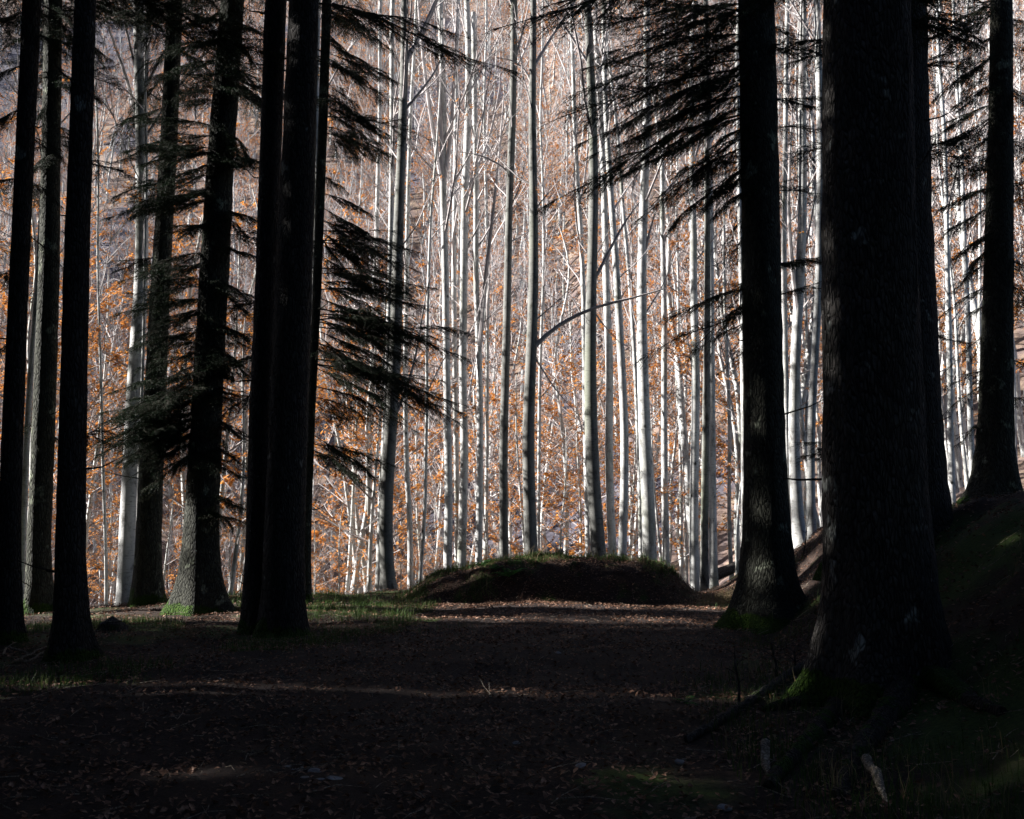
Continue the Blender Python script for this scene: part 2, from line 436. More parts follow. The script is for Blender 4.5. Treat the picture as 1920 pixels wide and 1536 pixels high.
# ------------------------------------------------------------------ trunks
def resample(pts, step):
    P = [np.array(pts[0], float)]
    for a, b in zip(pts[:-1], pts[1:]):
        a = np.array(a, float); b = np.array(b, float)
        n = max(1, int(np.linalg.norm(b - a) / step))
        for k in range(1, n + 1): P.append(a + (b - a) * k / n)
    return np.array(P)
def smooth_poly(P, it=3):
    P = P.copy()
    for _ in range(it):
        P[1:-1] = (P[:-2] + 2 * P[1:-1] + P[2:]) / 4
    return P
def trunk_mesh(name, pts, r_base, r_top, m, sides=20, flare=0.8, lobes=5, seed=0, step=0.22, rough=0.02, stubs=0, flare_h=0.33):
    """pts are local to the tree base, bottom up; returns the mesh and the smoothed centre line"""
    rg = np.random.default_rng(seed)
    P = smooth_poly(resample(pts, step), 4)
    base = P[0].copy()
    low = np.array([base + (P[0] - P[1]) / max(1e-6, P[1][2] - P[0][2]) * d for d in (0.45, 0.22)])
    fine = [P[0] + (P[1] - P[0]) * k for k in (0.33, 0.66)]
    P = np.vstack([low, P[:1], fine, P[1:]])
    hgt = P[:, 2]
    H = P[-1][2]
    t = np.clip(hgt / H, 0, 1)
    r = r_base + (r_top - r_base) * t
    th = np.arange(sides) * 2 * np.pi / sides
    ph = rg.random(4) * 6.28
    lobe = 0.5 + 0.5 * np.cos(lobes * th + ph[0]) * 0.7 + 0.25 * np.cos((lobes - 2) * th + ph[1])
    fl = np.exp(-np.clip(hgt, -0.3, None) / flare_h)[:, None]
    fl2 = np.exp(-np.clip(hgt, -0.3, None) / (flare_h * 3.2))[:, None]
    rr = r[:, None] * (1 + flare * fl * (0.35 + 0.9 * lobe[None, :]) + flare * 0.28 * fl2)
    rr = rr * (1 + rough * (rg.random((len(P), sides)) - 0.5) * 2) * (1 + 0.04 * np.sin(2 * th[None, :] + ph[2] + hgt[:, None] * 0.5))
    mb = MB(); mb.tube(P, rr, sides, 0)
    for k in range(stubs):
        i = rg.integers(6, len(P) - 2); a = rg.random() * 6.28; L = 0.1 + rg.random() ** 2 * 0.8
        d = np.array([math.cos(a), math.sin(a), -0.1 + rg.random() * 0.5])
        q = [P[i] + d * (r[i] * 0.8), P[i] + d * (r[i] + L * 0.5) + np.array([0, 0, -0.02]), P[i] + d * (r[i] + L) + np.array([0, 0, 0.05 * rg.random()])]
        mb.tube(q, [0.014, 0.010, 0.004], 5, 0)
    return mb.mesh(name, [m]), P, r

# ------------------------------------------------------------------ conifer boughs
def bough_mesh(L, seed, dens=1.0, curve=(0.06, -0.34, 0.12), nsub=5):
    rg = np.random.default_rng(seed)
    mb = MB()
    n = 14
    def spine(p, d, l, r, sag):
        t = np.linspace(0, 1, n); ph = rg.random() * 6.28
        sd = np.array([-d[1], d[0], 0.0])
        w = 0.07 * l * np.sin(t * rg.uniform(3, 6) + ph) * t
        S = p + d[None, :] * (t * l)[:, None] + sd[None, :] * w[:, None]
        S[:, 2] += l * (sag[1] * t ** 2 + sag[2] * t ** 3) + 0.015 * l * np.sin(t * 9 + ph)
        mb.tube(S, r * (1 - t * 0.88) + 0.0015, 5, 1, cap=False)
        return S
    def on(S, tt):
        k = np.clip(tt, 0, .9999) * (n - 1); i = k.astype(int); f = (k - i)[:, None]
        return S[i] * (1 - f) + S[i + 1] * f
    S0 = spine(np.zeros(3), np.array([1.0, 0, curve[0]]), L, 0.013 * L / 2.4, curve)
    sp = [(S0, L, 1.0)]
    for k in range(nsub):
        t0 = 0.12 + 0.55 * (k + rg.random()) / nsub; a = math.radians(rg.uniform(25, 52)) * (1 if k % 2 else -1)
        d = np.array([math.cos(a), math.sin(a), rg.uniform(-.16, .04)])
        l = L * (1 - t0) * rg.uniform(.45, .8)
        sp.append((spine(on(S0, np.array([t0]))[0], d, l, 0.007 * L / 2.4, (0, rg.uniform(-.26, -.05), .08)), l, 0.8))
    segs = []
    pairs = []
    for S, l, wgt in sp:
        m = max(6, int(2 * l / 0.05 * wgt))
        tt = np.sort(rg.random(m) * 0.93 + 0.07); m = len(tt)
        fade = (np.sin(tt * rg.uniform(12, 25) + rg.random() * 6) + rg.random(m) * 2.4) > 0.1
        tt = tt[fade]; m = len(tt)
        T = on(S, tt + .03) - on(S, tt - .03); T /= np.linalg.norm(T, axis=1)[:, None] + 1e-9
        side = np.stack([-T[:, 1], T[:, 0], np.zeros(m)], 1) * np.where(rg.random(m) < 0.5, -1, 1)[:, None]
        ln = (0.10 + 0.30 * l * (1 - tt) ** 0.6) * (0.25 + 0.95 * rg.random(m))
        sp_ = 0.45 + 0.6 * rg.random(m)
        D = T * 0.8 + side * sp_[:, None]; D[:, 2] -= 0.02 + 0.38 * rg.random(m); D /= np.linalg.norm(D, axis=1)[:, None]
        P0 = on(S, tt); Pm = P0 + D * (ln * 0.5)[:, None]
        D2 = D + T * 0.2; D2[:, 2] -= 0.08 + 0.3 * rg.random(m); D2 /= np.linalg.norm(D2, axis=1)[:, None]
        P1 = Pm + D2 * (ln * 0.5)[:, None]
        mb.sticks(P0, Pm, 0.004, 0.003, 1); mb.sticks(Pm, P1, 0.003, 0.0014, 1)
        pairs += [(P0, Pm), (Pm, P1)]
        e = np.linspace(0.15, 0.99, 16); segs.append((on(S, e[:-1]), on(S, e[1:])))
    segs += pairs
    for (A, B) in pairs:
        l = np.linalg.norm(B - A, axis=1)
        reps = np.maximum(1, (l / 0.034 * dens)).astype(int)
        idx = np.repeat(np.arange(len(A)), reps); k = len(idx)
        f = rg.random(k)[:, None]
        Q = A[idx] * (1 - f) + B[idx] * f
        dd = (B[idx] - A[idx]); dd /= np.linalg.norm(dd, axis=1)[:, None] + 1e-9
        sd = np.stack([-dd[:, 1], dd[:, 0], np.zeros(k)], 1) * np.where(rg.random(k) < 0.5, -1, 1)[:, None]
        e = dd * 0.8 + sd * (0.45 + 0.45 * rg.random(k))[:, None] + np.array([0, 0, -0.6]) * (rg.random(k) - 0.2)[:, None]
        e /= np.linalg.norm(e, axis=1)[:, None]
        tl = 0.04 + 0.13 * rg.random(k) ** 1.3
        E = Q + e * tl[:, None]
        mb.sticks(Q, E, 0.002, 0.001, 1)
        segs.append((Q, E))
    # needles
    for (A, B) in segs:
        l = np.linalg.norm(B - A, axis=1)
        cnt = np.maximum(2, l * 62 * dens).astype(int)
        idx = np.repeat(np.arange(len(A)), cnt); k = len(idx)
        f = rg.random(k)[:, None]
        Q = A[idx] * (1 - f) + B[idx] * f
        dd = (B[idx] - A[idx]); dd /= np.linalg.norm(dd, axis=1)[:, None] + 1e-9
        rv = rg.normal(size=(k, 3)); rv -= dd * (rv * dd).sum(1)[:, None]; rv[:, 2] *= 0.55
        rv /= np.linalg.norm(rv, axis=1)[:, None] + 1e-9
        e = dd * 0.75 + rv; e /= np.linalg.norm(e, axis=1)[:, None]
        nl = 0.022 + 0.016 * rg.random(k)
        w = np.cross(e, rg.normal(size=(k, 3))); w /= np.linalg.norm(w, axis=1)[:, None] + 1e-9
        V = np.stack([Q - w * 0.003, Q + w * 0.003, Q + e * nl[:, None]], 1).reshape(-1, 3)
        mb.add(V, np.arange(k * 3).reshape(-1, 3), 0)
    return mb.mesh("bough", [M_NEEDLE, M_CTWIG], smooth=False)
BOUGH_S = [bough_mesh(1.5, 20 + i, 1.1) for i in range(6)]
BOUGH_L = [bough_mesh(3.0, 40 + i, 0.9) for i in range(4)]
BOUGH_THIN = [bough_mesh(1.8, 60 + i, 0.55, (0.05, -0.22, 0.10), 3) for i in range(3)]
def place_bough(root, p0, p1, kind, roll=None, rg=R):
    """hang a bough from local point p0 with its tip at local point p1"""
    p0 = Vector(p0); p1 = Vector(p1); d = p1 - p0
    L = d.length
    if kind != 't': kind = 's' if L < 2.1 else 'l'
    pool, L0 = {'s': (BOUGH_S, 1.5), 'l': (BOUGH_L, 3.0), 't': (BOUGH_THIN, 1.8)}[kind]
    k = L / (L0 * 1.012)
    me = rg.choice(pool)
    o = bpy.data.objects.new("bough", me); C.objects.link(o); o.parent = root
    tipz = {'s': -0.16, 'l': -0.16, 't': -0.07}[kind]
    az = math.atan2(d.y, d.x); el = math.asin(max(-1, min(1, d.z / L))) - math.atan(tipz)
    m = Matrix.Translation(p0) @ Matrix.Rotation(az, 4, 'Z') @ Matrix.Rotation(-el, 4, 'Y') @ Matrix.Rotation(roll if roll is not None else rg.uniform(-0.45, 0.45), 4, 'X')
    # keep the spray's own scale near life size
    m = m @ Matrix.Diagonal((k, max(k * 0.85, 0.72) * rg.choice((-1, 1)), max(k * .85, 0.7), 1))
    o.matrix_local = m
    return o

def conifer(name, label, pix, base, wpx, m, boughs=(), top=26, r_top=None, crown_from=None, ncrown=46, lobes=5, flare=0.8, seed=1,
            name_kind='conifer', random_low=0, stubs=22, sides=22, group='conifers in the dark foreground', clen=(2.0, 3.6), flare_h=0.33, Y=None, dense=0):
    """pix: (px, py) points along the trunk from top down; base: (px, py) where it meets the ground; wpx: width in px (bottom, top of the frame)"""
    B = ground_px(*base) if Y is None else Vector((at(base[0], base[1], Y).x, Y, h1(at(base[0], base[1], Y).x, Y)))
    Yd = B.y
    root = thing(name, label, 'tree', B, group)
    pts = [Vector((0, 0, 0))]
    for (px, py) in sorted(pix, key=lambda q: -q[1]):
        q = at(px, py, Yd) - B
        if q.z > pts[-1].z + 0.3: pts.append(q)
    a, b_ = pts[-2], pts[-1]
    zt = b_.z
    dv = (b_ - a) / (b_.z - a.z)
    k = zt
    while k < top:
        k += 2.0; pts.append(pts[-1] + Vector((dv.x * 2, dv.y * 2, 2.0)))
    rb = wpx[0] / 2 / F * Yd; rt = wpx[1] / 2 / F * Yd
    slope = (rt - rb) / max(1.0, zt - 1.0)
    rT = max(0.04, rb + slope * (top))
    me, P, r = trunk_mesh("trunk", pts, rb - slope * 1.0, rT, m, sides, flare, lobes, seed, rough=0.03, stubs=stubs, flare_h=flare_h)
    link("trunk", me, root)
    def axis(z):
        i = int(np.clip(np.searchsorted(P[:, 2], z), 1, len(P) - 1))
        f = (z - P[i - 1][2]) / (P[i][2] - P[i - 1][2] + 1e-9)
        return Vector(P[i - 1] * (1 - f) + P[i] * f)
    rg = random.Random(seed)
    for q in boughs:                               # (py on trunk, tip px, tip py, kind, depth offset)
        py, tx, tyy, kind, dy = q
        z = (at(960, py, Yd) - B).z
        p0 = axis(z)
        p1 = at(tx, tyy, Yd + dy) - B
        Lb = (p1 - p0).length; p1 = p1 + Vector((0, 0, rg.uniform(-.10, .06) * Lb))
        place_bough(root, p0, p1, kind, rg=rg)
        if dense and kind != 't' and rg.random() < dense:
            z = (at(960, py + rg.uniform(8, 22), Yd) - B).z; f = rg.uniform(.6, .9)
            place_bough(root, axis(z), axis(z) + (p1 - p0) * f + Vector((rg.uniform(-.2, .2), rg.uniform(-.7, .7), rg.uniform(-.2, .05))), kind, rg=rg)
    z0 = crown_from if crown_from else zt + 0.5
    for i in range(random_low):
        z = rg.uniform(3.0, zt); a = rg.uniform(0, 6.28); L = rg.uniform(0.5, 1.3)
        place_bough(root, axis(z), axis(z) + Vector((math.cos(a) * L, math.sin(a) * L, -0.2 * L)), 't', rg=rg)
    for i in range(ncrown):
        f = (i + rg.random()) / ncrown
        z = z0 + (top - 0.5 - z0) * f ** 0.85; a = i * 2.4 + rg.uniform(-0.4, 0.4)
        L = (clen[0] + (clen[1] - clen[0]) * rg.random()) * (1 - f) ** 0.6 + 0.5
        p0 = axis(z)
        place_bough(root, p0, p0 + Vector((math.cos(a) * L, math.sin(a) * L, -0.28 * L)), 'l', rg=rg)
    return root, B, axis

# ------------------------------------------------------------------ beeches
def beech_parts(pts, rb, rt, H, rg, crown_from, n_branch, sides=9, seed=0, leaf_low=0.5, leaf_size=0.035, twig=1.0, thin=0.006, extra=(), forks=0, leafmat=0, upright=1.0, bark=None):
    """trunk mesh and crown mesh (branches, twigs, leaves), local to the tree base"""
    tm, P, r = trunk_mesh("trunk", pts, rb, rt, bark or M_BEECH, sides, 0.45, 4, seed, 0.45, 0.02, 0, 0.22)
    mb = MB()
    def axis(z):
        i = int(np.clip(np.searchsorted(P[:, 2], z), 1, len(P) - 1))
        f = (z - P[i - 1][2]) / (P[i][2] - P[i - 1][2] + 1e-9)
        return P[i - 1] * (1 - f) + P[i] * f, r[i]
    tw0, tw1, tr = [], [], []
    LC, LU, LW = [], [], []
    def spray(A, D, L, leafp):
        """a side branch: sub-branches with twigs, leaves in flat layers"""
        n = max(4, int(L / 0.32))
        n = min(n, 12)
        for k in range(n):
            f = 0.2 + 0.8 * (k + rg.random()) / n
            p = A(f)
            az = rg.random() * 6.28
            up = rg.uniform(0.0, 0.9)
            d = D * 0.7 + np.array([math.cos(az), math.sin(az), 0]) * 0.75 + np.array([0, 0, 0.35 * up])
            d /= np.linalg.norm(d)
            l = L * rg.uniform(0.18, 0.40) * (1.15 - f * 0.6)
            d2 = d + np.array([rg.gauss(0, .2), rg.gauss(0, .2), 0.25 * up]); d2 /= np.linalg.norm(d2)
            q = p + d * l * 0.5; e = q + d2 * l * 0.5
            tw0.extend([p, q]); tw1.extend([q, e]); tr.extend([thin * 1.7, thin * 1.1])
            m = int(6 * twig)
            lp_ = 0.0 if rg.random() > leafp ** 0.7 else min(1.0, leafp * 1.6 + .15)
            for j in range(m):
                g_ = (j + rg.random()) / m
                s = p + (q - p) * 2 * g_ if g_ < 0.5 else q + (e - q) * (2 * g_ - 1)
                sd = 1 if j % 2 else -1
                hz = np.array([-d[1], d[0], 0]) * sd
                dd = d * 0.7 + hz * 0.7 + np.array([0, 0, rg.uniform(-0.1, 0.3)])
                ll = l * rg.uniform(0.22, 0.5)
                ee = s + dd * ll
                tw0.append(s); tw1.append(ee); tr.append(thin * 0.6)
                if rg.random() < lp_:
                    for q_ in range(5):
                        c = s + (ee - s) * rg.random() + np.array([rg.gauss(0, .03), rg.gauss(0, .03), rg.gauss(0, .02)])
                        a2 = rg.random() * 6.28
                        u = np.array([math.cos(a2), math.sin(a2), rg.gauss(0, .35)]) * leaf_size * rg.uniform(.7, 1.3)
                        w = np.array([-math.sin(a2), math.cos(a2), rg.gauss(0, .45)]) * leaf_size * 0.6
                        LC.append(c); LU.append(u); LW.append(w)
    def branch(p0, d0, L, r0, leafp, curl=0.35):
        n = 6
        Q = [np.array(p0, float)]; d = np.array(d0, float)
        for k in range(n):
            d = d + np.array([rg.gauss(0, .09), rg.gauss(0, .09), rg.gauss(0, .06) + curl * 0.12]); d /= np.linalg.norm(d)
            Q.append(Q[-1] + d * L / n)
        Q = np.array(Q)
        mb.tube(Q, np.linspace(r0, max(thin, r0 * 0.2), n + 1), 4 if r0 < 0.03 else 6, 0, cap=False)
        def A(f):
            k = min(n - 1e-6, f * n); i = int(k); return Q[i] + (Q[i + 1] - Q[i]) * (k - i)
        spray(A, (Q[-1] - Q[0]) / L, L, leafp)
        return A, Q
    for i in range(n_branch):
        f = ((i + rg.random()) / n_branch) ** 0.85
        z = crown_from + (H - crown_from - 0.3) * f
        p, rr = axis(z)
        a = i * 2.399 + rg.uniform(-.5, .5)
        el = math.radians(rg.uniform(35, 60) + 18 * f) * upright
        L = (0.9 + (H - z) * rg.uniform(0.22, 0.42)) if f > 0.25 else rg.uniform(0.8, 2.6)
        L = min(L, 6.5)
        d = np.array([math.cos(a) * math.cos(el), math.sin(a) * math.cos(el), math.sin(el)])
        A, Q = branch(p + d * rr * 0.5, d, L, min(rr * 0.5, 0.009 + L * 0.0055), leaf_low * (1.0 if f < 0.45 else 0.35))
        if L > 2.5:
            for j in range(2):
                ff = rg.uniform(0.25, 0.7); a2 = rg.random() * 6.28
                dd = (Q[-1] - Q[0]) / L * 0.8 + np.array([math.cos(a2), math.sin(a2), 0.3]) * 0.6; dd /= np.linalg.norm(dd)
                branch(A(ff), dd, L * 0.45, 0.008 + L * 0.002, leaf_low * 0.5)
    for (z, tip, r0, lp) in extra:            # branches the photograph shows one by one: list of local points
        Q = np.array(tip, float); nq = smooth_poly(resample(Q, np.linalg.norm(Q[-1] - Q[0]) / 10), 2)
        mb.tube(nq, np.linspace(r0, r0 * 0.3, len(nq)), 7, 0)
        n2 = len(nq) - 1
        def A2(f, nq=nq, n2=n2):
            k = min(n2 - 1e-6, f * n2); i = int(k); return nq[i] + (nq[i + 1] - nq[i]) * (k - i)
        Lq = np.linalg.norm(Q[-1] - Q[0])
        spray(A2, (Q[-1] - Q[0]) / Lq, Lq * 0.8, lp)
    if tw0:
        tr_ = np.array(tr); mb.sticks(np.array(tw0), np.array(tw1), tr_, tr_ * 0.5, 0)
    if LC: mb.quads(np.array(LC), np.array(LU), np.array(LW), 1, 0.3)
    cm = mb.mesh("crown", [M_TWIG, (M_LEAF, M_LEAFBR)[leafmat]], smooth=False)
    return tm, cm

def wavy(H, rg, sway=0.25, lean=(0, 0), n=9):
    pts = [(0, 0, 0)]; x = y = 0.0
    for k in range(1, n + 1):
        x += rg.gauss(0, sway) * H / 20 / 2 + lean[0] * H / n; y += rg.gauss(0, sway) * H / 20 / 2 + lean[1] * H / n
        pts.append((x, y, H * k / n))
    return pts

PROTO = []          # hillside beeches: pairs of shared meshes
for i in range(9):
    rg = random.Random(100 + i)
    H = rg.uniform(13, 19)
    kind = i % 3
    rb = (0.12, 0.15, 0.10)[kind] + rg.uniform(0, .03)
    PROTO.append(beech_parts(wavy(H, rg, 0.5, (rg.gauss(0, .03), rg.gauss(0, .03))), rb, 0.025, H, rg, H * (0.30, 0.42, 0.22)[kind],
                 (26, 24, 28)[kind], 7, 300 + i, (0.30, 0.42, 0.50)[kind], 0.052, 1.0, 0.011, leafmat=1 if kind < 2 else 0, upright=1.1))
for i in range(3):      # lower, broader beeches that kept their copper leaves in flat sprays
    rg = random.Random(150 + i)
    H = rg.uniform(10, 14)
    PROTO.append(beech_parts(wavy(H, rg, 0.6), 0.10, 0.02, H, rg, H * 0.2, 28, 7, 350 + i, 0.72, 0.050, 1.0, 0.009, leafmat=0, upright=0.38))
SAP = []            # leafy young beeches
for i in range(4):
    rg = random.Random(500 + i)
    H = rg.uniform(4.5, 8)
    SAP.append(beech_parts(wavy(H, rg, 0.6), 0.045, 0.012, H, rg, H * 0.18, 22, 6, 700 + i, 0.65, 0.038, 1.1, 0.005, leafmat=0, upright=0.45))


# ------------------------------------------------------------------ the dark conifers in front
def cone(*a, **k): return conifer(*a, **k)
cone("fir_tree", "leftmost dark fir trunk, slim and cut by the left edge of the photo", [(60, 0), (36, 512), (20, 900), (17, 1000)], (16, 1192), (38, 34), M_FIR, seed=1, Y=13.6,
     boughs=[(120, -120, 170, 't', -.6), (330, -90, 400, 's', .4), (250, 130, 300, 't', .8), (640, -80, 690, 't', -.4), (430, 130, 500, 't', .5), (20, -40, 60, 'l', .3), (60, 150, 110, 's', .5), (200, -60, 260, 'l', -.3), (500, -60, 560, 's', .4), (330, 120, 380, 't', .4)], crown_from=9)
cone("fir_tree", "mottled sunlit trunk with mossy foot, second from the left edge behind the slim fir", [(100, 0), (92, 512), (78, 900), (73, 1000)], (73, 1150), (40, 34), M_FIRG, seed=2, flare=0.55,
     boughs=[(60, 0, 95, 's', .5), (40, 190, 130, 's', -.5), (160, 20, 240, 't', .5), (230, 180, 300, 's', .6), (300, 5, 350, 't', -.4), (780, 20, 830, 't', .5), (800, 130, 850, 't', .3), (10, 150, 60, 's', -.4), (90, 20, 140, 's', .6), (120, 150, 170, 's', .3), (200, 30, 250, 's', -.3), (260, 150, 300, 's', .5), (340, 15, 380, 's', .4), (20, 60, 90, 's', -.8), (60, 210, 110, 's', .2), (130, 60, 190, 's', .8), (0, 190, 60, 's', .7), (160, 200, 200, 's', -.5), (290, 40, 330, 's', -.7), (20, 260, 40, 's', .4)], crown_from=11)
cone("fir_tree", "straight fir trunk with flared foot, third from the left, nearest on the left side", [(160, 0), (143, 512), (132, 1000)], (132, 1240), (49, 40), M_FIR, seed=3, flare=0.9,
     boughs=[(815, 215, 818, 't', .4), (300, 250, 330, 't', .6), (130, 230, 175, 't', .5)], crown_from=9)
cone("fir_tree", "leaning greenish trunk with mossy foot beside the white beech, left of the widest mossy one", [(328, 0), (316, 280), (302, 512), (283, 900), (279, 1000)], (276, 1133), (43, 30), M_FIRG, seed=4, flare=0.55,
     boughs=[(60, 240, 90, 's', .4), (150, 400, 190, 's', .3), (200, 215, 240, 's', -.5), (0, 230, 30, 's', -.3), (10, 400, 40, 's', -.2), (40, 420, 80, 's', .5), (100, 250, 140, 's', -.5), (90, 400, 130, 's', -.4), (260, 230, 300, 's', .3), (330, 240, 380, 's', -.2), (480, 210, 520, 's', .4)], crown_from=10)
bl = [(20, 330, 60, 's', -0.3), (40, 500, 70, 's', -0.4), (70, 290, 100, 'l', -0.4), (110, 260, 165, 's', -1.0), (120, 480, 150, 's', -0.2), (150, 510, 190, 's', -0.3), (170, 310, 200, 's', -0.1),
      (280, 235, 292, 'l', -0.6), (285, 250, 300, 'l', -0.9), (290, 480, 300, 's', -0.5), (300, 500, 310, 'l', -0.2), (240, 230, 235, 's', 0.0), (330, 210, 365, 'l', -0.8), (360, 200, 400, 'l', -0.3), (410, 330, 450, 's', -0.2),
      (390, 500, 420, 's', -0.3), (440, 520, 470, 's', -0.1), (500, 230, 520, 'l', -0.7), (520, 470, 560, 's', -0.8), (540, 240, 560, 's', -0.1), (560, 215, 590, 'l', -0.7), (600, 480, 640, 's', -0.3),
      (620, 230, 655, 's', -0.2), (650, 470, 700, 's', -0.9), (660, 250, 700, 's', -0.8), (700, 500, 660, 's', -0.9), (740, 190, 790, 'l', -0.8), (750, 160, 810, 'l', -0.4), (760, 180, 850, 'l', -0.6), (790, 220, 870, 's', -0.3), (810, 300, 880, 's', -0.8),
      (700, 215, 740, 'l', -.7), (720, 240, 800, 'l', -.3), (770, 205, 830, 'l', -.9), (800, 180, 850, 'l', -.5), (690, 280, 760, 's', -1.0), (820, 250, 890, 's', -.6), (640, 460, 690, 's', -.8), (720, 470, 780, 's', -.9), (250, 470, 280, 's', -.6), (580, 250, 640, 's', -.9), (470, 260, 500, 's', -.8), (360, 280, 400, 's', -1.0), (830, 460, 880, 's', -0.3), (780, 470, 830, 's', -0.2), (870, 470, 905, 't', -0.8), (930, 470, 960, 's', -0.9), (960, 480, 985, 't', -0.3)]
cone("fir_tree", "thick dark fir with drooping boughs and wide mossy flared foot, left of the pair", [(436, 0), (415, 280), (402, 512), (388, 760), (377, 1000)], (377, 1152), (62, 44), M_FIRN, seed=5, flare=0.85,
     boughs=[(a_, b_, c_, d_, -.35 + e_ * .4) for (a_, b_, c_, d_, e_) in bl], Y=17.9, dense=1.0, ncrown=22, crown_from=12, lobes=5, sides=26, flare_h=0.42, random_low=6)
cone("fir_tree", "black fir trunk standing close behind the left of the twin trunks", [(517, 0), (500, 512), (488, 800), (485, 1000)], (480, 1188), (46, 40), M_FIR, seed=6, flare=0.5,
     boughs=[(180, 640, 210, 's', .8), (60, 450, 110, 's', .4), (430, 600, 480, 's', .8), (725, 380, 800, 't', -.2), (560, 430, 600, 's', .5)], crown_from=9)
cone("fir_tree", "broad straight fir trunk, right one of the twin trunks left of the track", [(570, 0), (552, 512), (533, 1000)], (532, 1192), (74, 58), M_FIR, seed=7, flare=0.35, sides=26, crown_from=11, stubs=16)
br = [(10, 660, 40, 's', .5), (30, 690, 60, 's', .2), (60, 650, 110, 's', -.5), (80, 700, 130, 's', .3), (110, 690, 165, 's', -.4), (120, 730, 190, 's', .3), (150, 670, 220, 's', .5), (175, 700, 240, 's', -.2), (200, 720, 260, 's', .1),
      (215, 790, 268, 'l', .3), (240, 700, 290, 's', .5), (250, 730, 300, 's', -.4), (330, 650, 350, 's', .2), (390, 700, 460, 's', -.2), (410, 730, 500, 's', .3), (430, 690, 520, 's', .5), (450, 765, 520, 'l', .1),
      (480, 700, 560, 's', -.4), (510, 770, 535, 'l', .4), (530, 720, 600, 's', .4), (560, 740, 620, 's', -.3), (575, 850, 650, 'l', .2), (590, 780, 640, 'l', -.2), (610, 800, 700, 'l', .4), (630, 700, 720, 's', -.3),
      (650, 835, 770, 'l', .1), (670, 860, 745, 'l', .3), (690, 740, 780, 's', -.4), (720, 760, 790, 'l', -.1), (740, 700, 790, 's', .4), (815, 700, 905, 's', .1), (830, 725, 880, 's', .3), (840, 690, 930, 's', -.3), (850, 640, 870, 's', .2),
      (500, 790, 540, 'l', -.4), (540, 800, 590, 'l', -.2), (600, 850, 640, 'l', 0), (600, 760, 690, 's', -.6), (640, 780, 740, 'l', -.4), (680, 800, 770, 'l', -.3), (360, 700, 400, 's', .3), (20, 720, 80, 's', -.3), (100, 740, 160, 's', .3), (430, 770, 470, 's', -.3), (100, 540, 150, 's', .5), (300, 530, 330, 's', .6), (500, 530, 540, 's', .5), (620, 520, 650, 's', .5), (760, 520, 800, 's', .5)]
cone("fir_tree", "slender fir hidden behind the twin trunks, its boughs hanging out to the right", [(613, 0), (603, 300), (594, 560), (584, 760), (575, 1000)], (575, 1118), (16, 18), M_FIRG, seed=8, flare=0.3,
     boughs=[(a_, b_ + (b_ - 600) * .12 if b_ > 620 else b_, c_ + 6, d_, e_) for (a_, b_, c_, d_, e_) in br], dense=.35, ncrown=28, crown_from=15.2, Y=19.4, clen=(1.6, 2.8))

# right side
bj = [(5, 1180, 60, 'l', -.3), (10, 1230, 90, 'l', .4), (20, 1050, 70, 'l', .6), (30, 1120, 120, 'l', -.5), (60, 1090, 150, 'l', .2), (70, 1210, 170, 'l', .7), (90, 1060, 200, 'l', -.2), (110, 1150, 210, 'l', .4), (120, 1010, 290, 'l', .2),
      (130, 1090, 260, 'l', -.5), (140, 1240, 240, 'l', -.7), (150, 1180, 270, 'l', .6), (170, 1110, 320, 'l', -.1), (190, 1250, 300, 'l', .5), (200, 1020, 370, 'l', .1), (215, 1160, 340, 'l', -.4), (240, 1230, 370, 'l', .3),
      (260, 1200, 400, 'l', -.2), (290, 1290, 350, 's', .5), (300, 1250, 420, 's', -.3), (310, 1300, 400, 's', .3), (340, 1330, 420, 's', -.4), (20, 1290, 110, 's', -.6), (60, 1310, 130, 's', .6), (100, 1300, 190, 's', .5), (160, 1320, 230, 's', .4), (230, 1320, 290, 's', -.3),
      (380, 1350, 455, 't', .3), (430, 1345, 500, 's', .4), (520, 1290, 580, 't', .3), (530, 1230, 600, 't', -.2), (545, 1340, 610, 's', .3), (570, 1195, 670, 't', -.2), (590, 1300, 640, 't', .4), (640, 1340, 690, 't', .2),
      (40, 1500, 80, 's', .5), (90, 1550, 110, 's', -.4), (150, 1540, 170, 't', .6), (190, 1560, 205, 's', .3), (240, 1560, 250, 't', .4), (500, 1560, 500, 's', .5), (560, 1550, 540, 't', .7), (350, 1530, 380, 't', .7)]
cone("fir_tree", "tall straight fir with roots spreading down to the track, right of the mound", [(1418, 0), (1424, 280), (1428, 512), (1432, 760), (1437, 1000)], (1442, 1165), (80, 66), M_FIRN, seed=9, flare=1.1,
     boughs=bj, dense=0, ncrown=30, crown_from=12, sides=26, flare_h=0.42, clen=(2.6, 3.8))
big, bigB, bigAx = cone("fir_tree", "largest trunk of all, lichen spotted with moss at its foot, on the right", [(1625, 0), (1630, 512), (1640, 900), (1648, 1100)], (1655, 1285), (190, 150), M_BIG, seed=10, flare=0.50, sides=40, lobes=6,
     boughs=[(60, 1470, 120, 'l', .9), (30, 1830, 70, 'l', 1.0), (-40, 1780, 40, 'l', 1.4), (-120, 1300, -10, 'l', 1.5), (-150, 1180, 20, 'l', 1.2), (-60, 1350, 30, 'l', .8), (-160, 900, 80, 'l', 2.2)],
     crown_from=8.5, clen=(2.6, 3.8), flare_h=0.38, stubs=6)
